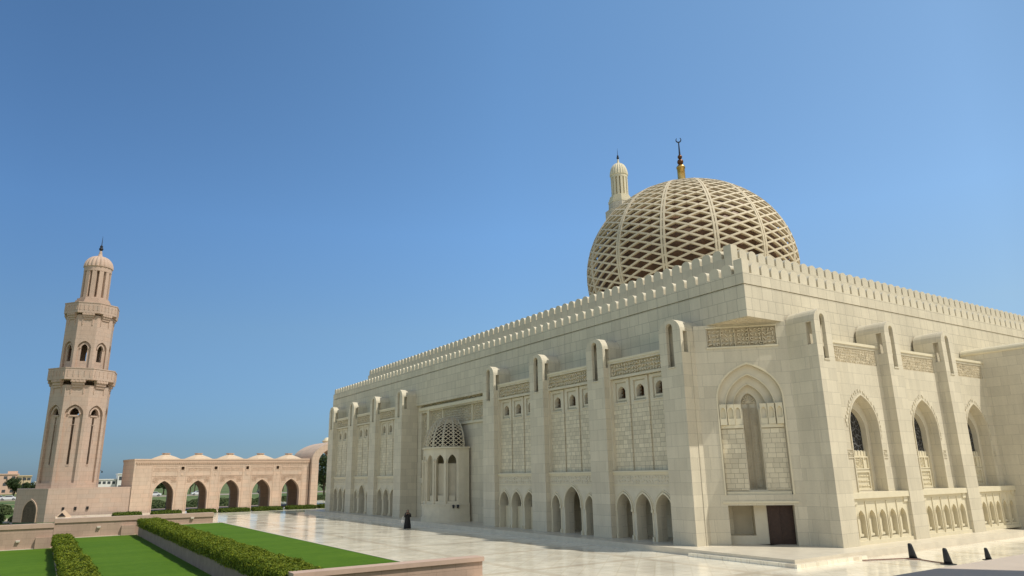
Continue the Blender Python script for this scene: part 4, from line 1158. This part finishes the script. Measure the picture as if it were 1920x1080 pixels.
# bollards with flat foot plates
bl = ['dark tapered bollard on the plaza, leftmost of three', 'dark tapered bollard on the plaza, middle and tallest-looking of three', 'dark tapered bollard on the plaza, rightmost and smallest-looking of three']
proto = None
for (x, y, s), l in zip(((39.55, 21.75, .9), (38.6, 19.5, .88), (41.9, 19.1, .68)), bl):
    if proto is None:
        t = thing('bollard', l, 'bollard', (x, y, ZP), 0, 'dark bollards on the plaza')
        bm = bmesh.new()
        rows = []
        for z, x0, x1, w_ in ((0, -.22, .26, .20), (.3, -.22, .17, .18), (.6, -.21, .09, .15), (.8, -.20, .03, .13), (.88, -.17, -.01, .09)):
            cx_, rx = (x0 + x1) / 2, (x1 - x0) / 2
            rows.append([bm.verts.new((cx_ + rx * math.cos(a * math.pi / 6), w_ * math.sin(a * math.pi / 6), z)) for a in range(12)])
        for a, b_ in zip(rows[:-1], rows[1:]):
            for i in range(12): bm.faces.new((a[i], a[(i + 1) % 12], b_[(i + 1) % 12], b_[i]))
        bm.faces.new(rows[-1]); bm.faces.new(rows[0][::-1])
        o = obj('post', bm, M['black'], t, world=False, smooth=True); o.rotation_euler = (0, 0, -.6)
        bm = bmesh.new(); lathe(bm, [(.42, .001), (.42, .03), (.3, .05)], 0, 0, 16); obj('foot_plate', bm, M['black'], t, world=False)
        proto = t
    else:
        t = copy_tree(proto); t.location = (x, y, ZP); t['label'] = l
    t.scale = (s, s, s)
# rope lying between bollards
bm = bmesh.new(); tube(bm, [(36.9, 23.0, ZP + .03), (38.3, 22.4, ZP + .03), (39.1, 22.0, ZP + .04), (39.3, 21.2, ZP + .03), (38.9, 20.3, ZP + .03), (38.6, 19.7, ZP + .05)], .03, 6)
tag(obj('rope', bm, M['rope']), 'thin reddish rope lying on the plaza between the bollards', 'rope')
# bench in the tall arch
t = thing('bench', 'low black bench inside the tall middle arch of the shaded façade', 'bench', (35.5, 43.6, 0))
bm = bmesh.new(); box(bm, 35.0, 36.3, 42.9, 44.3, .62, .72); obj('seat', bm, M['black'], t)
for x, y in ((35.1, 43.0), (36.2, 43.0), (35.1, 44.2), (36.2, 44.2)):
    bm = bmesh.new(); box(bm, x - .05, x + .05, y - .05, y + .05, 0, .619); obj('leg', bm, M['black'], t)
# two small spotlights on the apse base
for y, l in ((63.2, 'small black spotlight on the apse base ledge, the nearer of two'), (63.7, 'small black spotlight on the apse base ledge, the farther of two')):
    x, y = (34.25, 62.5) if y < 63.5 else (33.85, 62.68)
    t = thing('facade_spotlight', l, 'spotlight', (x, y, 1.5), 0, 'spotlights on the apse base')
    bm = bmesh.new(); tube(bm, [(x, y, 1.40), (x - .12, y - .16, 1.55)], [.09, .13], 8); obj('lamp_head', bm, M['black'], t)
    bm = bmesh.new(); box(bm, x - .03, x + .03, y - .03, y + .25, 1.3, 1.42); obj('bracket', bm, M['black'], t)

# ------------------------------------------------------------------ the visitor in black
def person(x, y, rz):
    t = thing('person', 'person in a long black robe and headscarf, hands raised to the face', 'person', (x, y, ZP), rz)
    # body: one continuous skinned figure, local coordinates, facing -Y
    V_ = [(0, 0, .95), (0, 0, 1.12), (0, .01, 1.30), (0, .0, 1.43), (0, -.02, 1.50), (0, -.03, 1.60), (0, -.035, 1.68),
          (.16, .01, 1.38), (.22, -.08, 1.16), (.13, -.24, 1.32), (.07, -.27, 1.42),
          (-.16, .01, 1.38), (-.22, -.08, 1.16), (-.13, -.24, 1.32), (-.07, -.27, 1.42),
          (.10, 0, .88), (.11, -.04, .48), (.11, .02, .08), (.12, -.12, .04), (-.10, 0, .88), (-.13, .05, .48), (-.14, .12, .08), (-.15, -.02, .04)]
    Rr = [.15, .13, .14, .07, .05, .085, .07, .065, .048, .035, .03, .065, .048, .035, .03, .09, .06, .04, .035, .09, .06, .04, .035]
    E = [(0, 1), (1, 2), (2, 3), (3, 4), (4, 5), (5, 6), (2, 7), (7, 8), (8, 9), (9, 10), (2, 11), (11, 12), (12, 13), (13, 14), (0, 15), (15, 16), (16, 17), (17, 18), (0, 19), (19, 20), (20, 21), (21, 22)]
    me = bpy.data.meshes.new('body'); me.from_pydata(V_, E, []); me.materials.append(M['skin'])
    o = bpy.data.objects.new('body', me); link(o, t)
    sk = o.modifiers.new('skin', 'SKIN'); sv = me.skin_vertices[0].data
    for v, r_ in zip(sv, Rr): v.radius = (r_, r_)
    sv[0].use_root = True
    s = o.modifiers.new('sub', 'SUBSURF'); s.levels = 1; s.render_levels = 2
    # fingers closed around a phone, and a simple face
    bm = bmesh.new()
    for sx in (-1, 1):
        for k in range(4):
            z = 1.40 + k * .018
            tube(bm, [(sx * .075, -.285, z), (sx * .055, -.315, z + .005), (sx * .03, -.318, z + .004)], [.009, .008, .006], 6)
        tube(bm, [(sx * .08, -.27, 1.40), (sx * .055, -.275, 1.45), (sx * .035, -.29, 1.47)], [.010, .009, .007], 6)
    obj('fingers', bm, M['skin'], t, world=False)
    bm = bmesh.new(); box(bm, -.04, .04, -.31, -.295, 1.37, 1.52); obj('phone', bm, M['black'], t, world=False)
    bm = bmesh.new()
    ball(bm, (0, -.075, 1.585), .062, 12, 8, 1.25); ball(bm, (0, -.14, 1.58), .012, 8, 6, 1.6)
    f = obj('face', bm, M['skin'], t, world=False, smooth=True)
    bm = bmesh.new()
    for sx in (-1, 1): ball(bm, (sx * .026, -.132, 1.60), .008, 8, 6)
    box(bm, -.02, .02, -.136, -.130, 1.54, 1.546); obj('eyes', bm, M['dark'], f, world=False)
    # robe with folds
    bm = bmesh.new()
    prof = [(.32, .10, .05), (.30, .09, .35), (.26, .08, .70), (.22, .05, 1.0), (.23, .0, 1.2), (.24, 0, 1.36), (.19, 0, 1.43), (.09, -.01, 1.48)]
    rows = []
    for r_, sh_, z in prof:
        row = []
        for i in range(36):
            a = 2 * math.pi * i / 36; fold = 1 + (.07 * math.sin(a * 7 + z) + .04 * math.sin(a * 11)) * max(0, 1 - z / 1.3)
            zz = z + (.03 * math.sin(a * 3) if z < .1 else 0)
            row.append(bm.verts.new((r_ * fold * math.cos(a), r_ * .72 * fold * math.sin(a) + sh_ * .5, zz)))
        rows.append(row)
    for a, b_ in zip(rows[:-1], rows[1:]):
        for i in range(36): bm.faces.new((a[i], a[(i + 1) % 36], b_[(i + 1) % 36], b_[i]))
    for sx in (-1, 1):     # sleeves
        tube(bm, [(sx * .14, .0, 1.39), (sx * .23, -.05, 1.25), (sx * .25, -.09, 1.14), (sx * .18, -.18, 1.24), (sx * .13, -.24, 1.33)], [.09, .085, .10, .10, .085], 10)
    obj('robe', bm, M['cloth'], t, world=False, smooth=True)
    bm = bmesh.new()
    rows = []
    for k, (z, r_, y_) in enumerate(((1.36, .21, .01), (1.42, .18, 0), (1.48, .12, -.01), (1.54, .108, -.015), (1.60, .115, -.02), (1.66, .108, -.02), (1.71, .08, -.02), (1.735, .03, -.02))):
        row = []
        for i in range(24):
            a = 2 * math.pi * i / 24
            rr = r_
            front = math.cos(a + math.pi / 2)   # 1 towards -Y
            if 1.5 < z < 1.67 and front > .62: rr = r_ * .62
            row.append(bm.verts.new((rr * .92 * math.cos(a), rr * math.sin(a) + y_, z)))
        rows.append(row)
    for a, b_ in zip(rows[:-1], rows[1:]):
        for i in range(24): bm.faces.new((a[i], a[(i + 1) % 24], b_[(i + 1) % 24], b_[i]))
    bm.faces.new(rows[-1])
    obj('headscarf', bm, M['cloth'], t, world=False, smooth=True)
    return t
person(29.0, 62.7, R(-20))
t = thing('handbag', 'white bag hanging at the side of the person in black', 'bag', (28.6, 62.85, ZP + .55))
bm = bmesh.new(); box(bm, -.12, .12, -.05, .05, 0, .28); bmesh.ops.bevel(bm, geom=bm.edges[:], offset=.025, segments=2); obj('bag_body', bm, M['bag'], t, world=False)
bm = bmesh.new(); tube(bm, [(-.1, 0, .27), (-.05, 0, .5), (.08, 0, .62), (.1, 0, .27)], .012, 6); obj('strap', bm, M['bag'], t, world=False)

# ------------------------------------------------------------------ beyond the arcade: road, cars, trees, houses
sheet('road', [(-400, 262), (400, 262), (400, 276), (-400, 276)], -.55, M['asphalt'], .3)
bm = bmesh.new(); box(bm, -400, 400, 258.5, 261.6, -.8, -.5); box(bm, -400, 400, 276.4, 279, -.8, -.5); box(bm, -200, 300, 178, 180.5, -.8, -.56)
bm.faces.new([bm.verts.new(p) for p in ((-4.7, 141, -2.15), (-3.3, 141, -2.15), (-2.6, 168, -.6), (-3.7, 168, -.6))])
tag(obj('path', bm, M['path']), kind='structure')
bm = bmesh.new(); box(bm, -60, -2.97, 91, 126, -2.8, -2.58); box(bm, 10, 60, 165, 177, -.85, -.56)
tag(obj('lawn', bm, M['lawn']), kind='structure')
bm = bmesh.new(); box(bm, -60, -2.97, 126.3, 127.2, -2.7, -2.5); tag(obj('kerb', bm, M['kerb']), kind='structure')
hedge('clipped_hedge', 'dark clipped hedge band beyond the leftmost garden wall', -12, -3.25, 131.5, 135, -2.6, -1.6, 6000, .10, .18, 'leafb', None, .06)
# low shrub rows in the far garden
def shrub(x, y, r_, label, group, m='leafg', z=-.65, hz=.8):
    t = thing('shrub', label, 'shrub', (x, y, z), 0, group)
    rr = random.Random(int(x * 13 + y * 7))
    bm = bmesh.new()
    def smp(q):
        a = q.uniform(0, 6.283); u = q.random() ** .5; e = q.uniform(-.12, .12)
        return Vector((x + math.cos(a) * u * r_ * 1.5, y + math.sin(a) * u * r_, z + hz * math.sqrt(max(0, 1 - u * u)) * (1 + e) + .05)), Vector((math.cos(a) * u, math.sin(a) * u, 1 - u * .6))
    leaves(bm, smp, 420, .13, .26, rr); obj('foliage', bm, M[m], t)
    bm = bmesh.new(); ball(bm, (x, y, z + .05), 1, 10, 6)
    bmesh.ops.transform(bm, matrix=Matrix.Translation((x, y, z)) @ Matrix.Diagonal((r_ * 1.35, r_ * .85, hz * .85, 1)) @ Matrix.Translation((-x, -y, -z - .05)), verts=bm.verts[:])
    obj('stems', bm, M['leafd'], t)
k = 0
for y in (152, 159, 166):
    for i in range(12):
        x = 6 + i * 4.4 + (y % 3) * .7; k += 1
        shrub(x, y, 1.7, 'rounded green shrub in the far garden seen through the arcade arches', 'shrubs in the far garden behind the arcade', z=max(-2.6, min(-.65, -2.6 + (y - 135) * .0633)), hz=1.1)
for i, (x, y) in enumerate(((-5.9, 144), (-5.6, 150), (-6.4, 156), (-4.9, 160), (-2.6, 147), (-6.9, 163), (-1.9, 154), (-6.0, 170), (-5.3, 166), (-1.5, 161))):
    shrub(x, y, .9, 'rounded green shrub beside the sandy path at the far left', 'shrubs by the path at the far left', hz=1.0, z=max(-2.6, min(-.65, -2.6 + (y - 135) * .0633)))

def tree(x, y, h_, cr_, label, group='trees beyond the road', name='broadleaf_tree', z0=-.7, n=1500, squash=.8):
    t = thing(name, label, 'tree', (x, y, z0), 0, group)
    rr = random.Random(int(x * 5 + y * 3) + 1)
    bm = bmesh.new(); tube(bm, [(x, y, z0), (x + .1, y, z0 + h_ * .25), (x, y, z0 + h_ * .55), (x + .1, y, z0 + h_ * .8)], [.28, .22, .15, .05], 8)
    lobes = []
    for i in range(9):
        a = rr.uniform(0, 6.28); u = rr.uniform(.2, .75); zz = z0 + h_ * rr.uniform(.42, .88)
        c = Vector((x + math.cos(a) * cr_ * u, y + math.sin(a) * cr_ * u, zz)); lobes.append((c, cr_ * rr.uniform(.32, .5)))
        tube(bm, [(x, y, z0 + h_ * .35), tuple((Vector((x, y, z0 + h_ * .35)) + c) / 2 + Vector((0, 0, .2))), tuple(c)], [.12, .08, .03], 6)
    obj('trunk', bm, M['trunk'], t)
    bm = bmesh.new()
    def smp(q):
        c, r_ = q.choice(lobes); d = Vector((q.gauss(0, 1), q.gauss(0, 1), q.gauss(0, 1))).normalized()
        return c + Vector((d.x, d.y, d.z * squash)) * r_ * q.uniform(.55, 1.08), d
    leaves(bm, smp, n, .18, .38, rr); obj('crown', bm, M['leaft'], t)
tl = 'dark round-crowned tree beyond the road behind the arcade'
for i in range(15):
    tree(30 + i * 8.8 + rnd.uniform(-2, 2), 292 + rnd.uniform(-6, 14), rnd.uniform(5.5, 8), rnd.uniform(3.2, 4.6), tl)
tree(-8.3, 330, 6.9, 4.3, 'broad dark tree at the far left in front of the cream apartment block', None, n=2600)
tree(-3.5, 335, 5.4, 3.0, 'smaller dark tree beside the broad one at the far left', None)
tree(54, 172, 11, 4.6, 'tall dark tree seen through the vaulted gateway', None, n=2600)
tree(60, 180, 9, 4.2, 'dark tree seen through the vaulted gateway, behind the taller one', None)

def palm(x, y, h_, label):
    t = thing('palm_tree', label, 'palm tree', (x, y, -.7), 0, 'palms beyond the road')
    bm = bmesh.new(); tube(bm, [(x, y, -.7), (x + .1, y, h_ * .5), (x, y, h_)], [.25, .18, .16], 8); obj('trunk', bm, M['trunk'], t)
    bm = bmesh.new(); rr = random.Random(int(x))
    for i in range(22):
        a = i * 2.4; e = rr.uniform(-.2, .9); L = 2.6
        P = [Vector((x, y, h_)) + Vector((math.cos(a), math.sin(a), 0)) * L * s + Vector((0, 0, math.sin(e) * L * s - 1.4 * s * s)) for s in (0, .35, .7, 1)]
        for p, q, w0, w1 in zip(P[:-1], P[1:], (.1, .35, .3), (.35, .3, .05)):
            sd = Vector((-math.sin(a), math.cos(a), 0))
            bm.faces.new([bm.verts.new(p + sd * w0), bm.verts.new(q + sd * w1), bm.verts.new(q - sd * w1), bm.verts.new(p - sd * w0)])
    obj('crown', bm, M['leaft'], t)
palm(30, 284, 5.2, 'palm tree beyond the road, left of the other palm'); palm(47, 285, 4.8, 'palm tree beyond the road, right of the other palm')

def car(x, y, rz, m, label, van=0):
    t = thing('parked_car', label, 'car', (x, y, -.55), rz, 'cars on the far road')
    prof = [(-2.2, .35), (-2.2, .8), (-2.0, .92), (-1.2, .98), (-.6, 1.42 + van), (.9, 1.45 + van), (1.5, 1.0 + van * .6), (2.15, .92 + van * .6), (2.25, .6), (2.2, .35)]
    f = frame((0, 0, 0), (1, 0, 0), (0, -1, 0))
    bm = bmesh.new(); plate(bm, f, prof, [], -.85, .85); bmesh.ops.remove_doubles(bm, verts=bm.verts[:], dist=.0005)
    bmesh.ops.bevel(bm, geom=[e for e in bm.edges if abs(e.verts[0].co.y - e.verts[1].co.y) < .01], offset=.06, segments=2)
    obj('body', bm, m, t, world=False)
    bm = bmesh.new()
    for s in (-1, 1):
        plate(bm, f, [(-1.05, 1.0), (1.35, 1.02), (.8, 1.38 + van), (-.55, 1.36 + van)], [], s * .86, s * .845)
    obj('side_windows', bm, M['winglass'], t, world=False)
    for wx in (-1.4, 1.4):
        for s in (-1, 1):
            bm = bmesh.new(); tube(bm, [(wx, s * .72, .33), (wx, s * .9, .33)], .33, 16); w = obj('wheel', bm, M['tyre'], t, world=False)
            bm = bmesh.new(); tube(bm, [(wx, s * .88, .33), (wx, s * .915, .33)], .2, 12); obj('rim', bm, M['rim'], w, world=False)
car(-7.9, 266, 0, M['carwhite'], 'white car on the road at the far left edge')
car(-10.6, 270, 0, M['carsilver'], 'silver car behind the white one at the far left edge')
car(31.5, 266, 0, M['carwhite'], 'white car seen through the leftmost arch of the arcade')
car(45.0, 265, 0, M['carwhite'], 'white car seen through the second arch of the arcade')
car(49.8, 269, 0, M['carblack'], 'dark car behind the white one in the second arch')
car(66.5, 265, 0, M['carblack'], 'dark car seen through the fourth arch of the arcade')
car(78.5, 266, 0, M['carwhite'], 'white car seen through the rightmost arch of the arcade')
car(48.6, 158, 1.2, M['carwhite'], 'white car parked beyond the vaulted gateway', .25)

def lamp(x, y, h_, label, z0=-.6):
    t = thing('street_lamp', label, 'street lamp', (x, y, z0), 0, 'street lamps beyond the garden')
    bm = bmesh.new(); lathe(bm, [(.14, z0), (.09, z0 + .5), (.06, z0 + h_)], x, y, 8)
    tube(bm, [(x - .55, y, z0 + h_ - .25), (x - .3, y, z0 + h_ - .05), (x, y, z0 + h_ - .2), (x + .3, y, z0 + h_ - .05), (x + .55, y, z0 + h_ - .25)], .035, 6); obj('pole', bm, M['iron'], t)
    for s in (-.55, 0, .55):
        zz = z0 + h_ - (.55 if s else -.0)
        bm = bmesh.new(); lathe(bm, [(.06, zz), (.14, zz + .1), (.14, zz + .25), (.03, zz + .4)], x + s, y, 8); obj('lantern', bm, M['iron'], t)
lamp(9.55, 170, 7.3, 'black three-armed street lamp standing between the minaret and the arcade')
lamp(-4.6, 259, 6.5, 'slim street lamp by the road at the far left')
t = thing('street_lamp', 'pale pole of a street lamp seen through the second arch', 'street lamp', (38.0, 250, -.6), 0, 'street lamps beyond the garden')
bm = bmesh.new(); lathe(bm, [(.3, -.6), (.22, 9.0)], 38, 250, 8); obj('pole', bm, M['kerb'], t)

def building(x0, x1, y0, y1, h_, m, label, floors=3, nx=6, z0=-1.0, extra=None):
    t = thing('building', label, 'building', ((x0 + x1) / 2, (y0 + y1) / 2, z0))
    bm = bmesh.new(); box(bm, x0, x1, y0, y1, z0, z0 + h_)
    if extra: 
        for e in extra: box(bm, *e)
    obj('wall', bm, m, t)
    bm = bmesh.new(); box(bm, x0 - .3, x1 + .3, y0 - .3, y1 + .3, z0 + h_ + .001, z0 + h_ + .5); obj('roof_parapet', bm, m, t)
    f = frame((x0, y0, 0), (1, 0, 0), (0, -1, 0)); L = x1 - x0
    for j in range(floors):
        zz = z0 + h_ * (j + .35) / floors
        for i in range(nx):
            u = L * (i + .5) / nx; bm = bmesh.new(); fbox(bm, f, u - .7, u + .7, zz, zz + h_ / floors * .42, -.02, .06); obj('window', bm, M['winglass'], t)
building(-36, -10.2, 430, 445, 9.5, M['rose'], 'cream and pink apartment block at the far left behind the dark tree', 3, 8, extra=[(-14.5, -10.6, 431, 440, 8.6, 10.2)])
building(-10.1, -4.6, 428, 440, 8.6, M['cream'], 'yellowish building joined to the right of the apartment block at far left', 3, 3)
building(-3.0, 6, 440, 450, 5.6, M['white'], 'low white building just left of the minaret', 1, 3)
building(16, 24, 430, 440, 7.6, M['white'], 'white house right beside the minaret shaft', 2, 4, extra=[(17, 21, 431, 438, 6.7, 8.3)])
building(24.3, 33, 436, 446, 6.3, M['white'], 'low white house between the minaret and the arcade', 2, 4)
building(33.3, 46, 432, 444, 9.0, M['white'], 'taller white house just left of the arcade end', 2, 5, extra=[(36, 42, 433, 440, 8.1, 10.2)])

# ------------------------------------------------------------------ light, sky, camera
sd = Vector((.365, -.51, 1)).normalized()
sl = bpy.data.lights.new('sun', 'SUN'); sl.energy = 3.6; sl.angle = R(.55); sl.color = (1.0, .955, .87)
so = bpy.data.objects.new('sun', sl); COL.objects.link(so); so.rotation_euler = sd.to_track_quat('Z', 'Y').to_euler()
SKYK = 1.08
w = bpy.data.worlds.new('World'); scene.world = w; w.use_nodes = True
nt = w.node_tree; bg = nt.nodes['Background']
sky = nt.nodes.new('ShaderNodeTexSky'); sky.sky_type = 'NISHITA'; sky.sun_disc = False
sky.sun_elevation = math.asin(sd.z); sky.sun_rotation = math.atan2(sd.x, sd.y)
sky.air_density = 1.0; sky.dust_density = .6; sky.ozone_density = 1.6; sky.altitude = 0
# the real sky that day was deeper blue away from the sun and hazy grey-blue, not white, at the horizon
tc = nt.nodes.new('ShaderNodeTexCoord'); sp = nt.nodes.new('ShaderNodeSeparateXYZ'); nt.links.new(tc.outputs['Generated'], sp.inputs[0])
def ramp(stops, k):
    c = nt.nodes.new('ShaderNodeValToRGB'); e = c.color_ramp.elements
    while len(e) < len(stops): e.new(.5)
    for el, (p, col) in zip(e, stops): el.position = p; el.color = (*[v / k for v in col], 1)
    return c
E1 = ramp([(0, (.31, .46, .68)), (.046, (.31, .45, .63)), (.195, (.56, .70, .75)), (.33, (.66, .88, .97)), (.62, (.72, .96, 1.0)), (.72, (.45, .62, .70)), (1, (.30, .42, .52))], 1)  # zenith stops above the view are darkened to deepen ground shadows
nt.links.new(sp.outputs['Z'], E1.inputs[0])
hz = nt.nodes.new('ShaderNodeVectorMath'); hz.operation = 'MULTIPLY'; hz.inputs[1].default_value = (1, 1, 0); nt.links.new(tc.outputs['Generated'], hz.inputs[0])
hn = nt.nodes.new('ShaderNodeVectorMath'); hn.operation = 'NORMALIZE'; nt.links.new(hz.outputs[0], hn.inputs[0])
dp = nt.nodes.new('ShaderNodeVectorMath'); dp.operation = 'DOT_PRODUCT'; dp.inputs[1].default_value = Vector((sd.x, sd.y, 0)).normalized(); nt.links.new(hn.outputs[0], dp.inputs[0])
ma = nt.nodes.new('ShaderNodeMath'); ma.operation = 'MULTIPLY_ADD'; ma.inputs[1].default_value = .5; ma.inputs[2].default_value = .5; nt.links.new(dp.outputs['Value'], ma.inputs[0])
H1 = ramp([(0, (.62, .66, .75)), (.08, (.64, .68, .76)), (.32, (1.03, 1.02, 1.05)), (.63, (1.3, 1.12, 1.03)), (.8, (.75, .68, .62)), (1, (.55, .5, .46))], 2.2)  # sunward stops outside the view are dimmed to weaken light on façade B
nt.links.new(ma.outputs[0], H1.inputs[0])
m1 = nt.nodes.new('ShaderNodeVectorMath'); m1.operation = 'MULTIPLY'; nt.links.new(sky.outputs[0], m1.inputs[0]); nt.links.new(E1.outputs[0], m1.inputs[1])
m2 = nt.nodes.new('ShaderNodeVectorMath'); m2.operation = 'MULTIPLY'; nt.links.new(m1.outputs[0], m2.inputs[0]); nt.links.new(H1.outputs[0], m2.inputs[1])
m3 = nt.nodes.new('ShaderNodeVectorMath'); m3.operation = 'SCALE'; m3.inputs['Scale'].default_value = 2.2 * SKYK; nt.links.new(m2.outputs[0], m3.inputs[0])
# sky behind the camera brightened and warmed as added fill for shaded faces
d3 = nt.nodes.new('ShaderNodeVectorMath'); d3.operation = 'DOT_PRODUCT'; d3.inputs[1].default_value = (math.sin(R(33)), math.cos(R(33)), 0); nt.links.new(hn.outputs[0], d3.inputs[0])
mb_ = nt.nodes.new('ShaderNodeMath'); mb_.operation = 'MULTIPLY_ADD'; mb_.inputs[1].default_value = .5; mb_.inputs[2].default_value = .5; nt.links.new(d3.outputs['Value'], mb_.inputs[0])
G1 = ramp([(0, (2.8, 1.84, 1.31)), (.25, (3.0, 1.9, 1.32)), (.6, (2.1, 1.5, 1.1)), (.85, (1, 1, 1)), (1, (1, 1, 1))], 4.2)
nt.links.new(mb_.outputs[0], G1.inputs[0])
m4 = nt.nodes.new('ShaderNodeVectorMath'); m4.operation = 'MULTIPLY'; nt.links.new(m3.outputs[0], m4.inputs[0]); nt.links.new(G1.outputs[0], m4.inputs[1])
m5 = nt.nodes.new('ShaderNodeVectorMath'); m5.operation = 'SCALE'; m5.inputs['Scale'].default_value = 4.2; nt.links.new(m4.outputs[0], m5.inputs[0])
nt.links.new(m5.outputs[0], bg.inputs['Color']); bg.inputs['Strength'].default_value = .15
scene.view_settings.view_transform = 'Standard'; scene.view_settings.look = 'None'; scene.view_settings.exposure = .10; scene.view_settings.gamma = 1
y_, t_, r_ = 0.57983275, 0.26117341, -0.01731231
fw = Vector((math.sin(y_) * math.cos(t_), math.cos(y_) * math.cos(t_), math.sin(t_)))
rt = Vector((math.cos(y_), -math.sin(y_), 0)); up = rt.cross(fw)
rt2 = rt * math.cos(r_) + up * math.sin(r_); up2 = up * math.cos(r_) - rt * math.sin(r_)
cd = bpy.data.cameras.new('camera'); cam = bpy.data.objects.new('camera', cd); COL.objects.link(cam)
mt = Matrix((rt2, up2, -fw)).transposed().to_4x4(); mt.translation = Vector((0, 0, 4.35)); cam.matrix_world = mt
cd.sensor_width = 36; cd.lens = 1310.15 / 1920 * 36; cd.clip_start = .1; cd.clip_end = 9000
scene.camera = cam
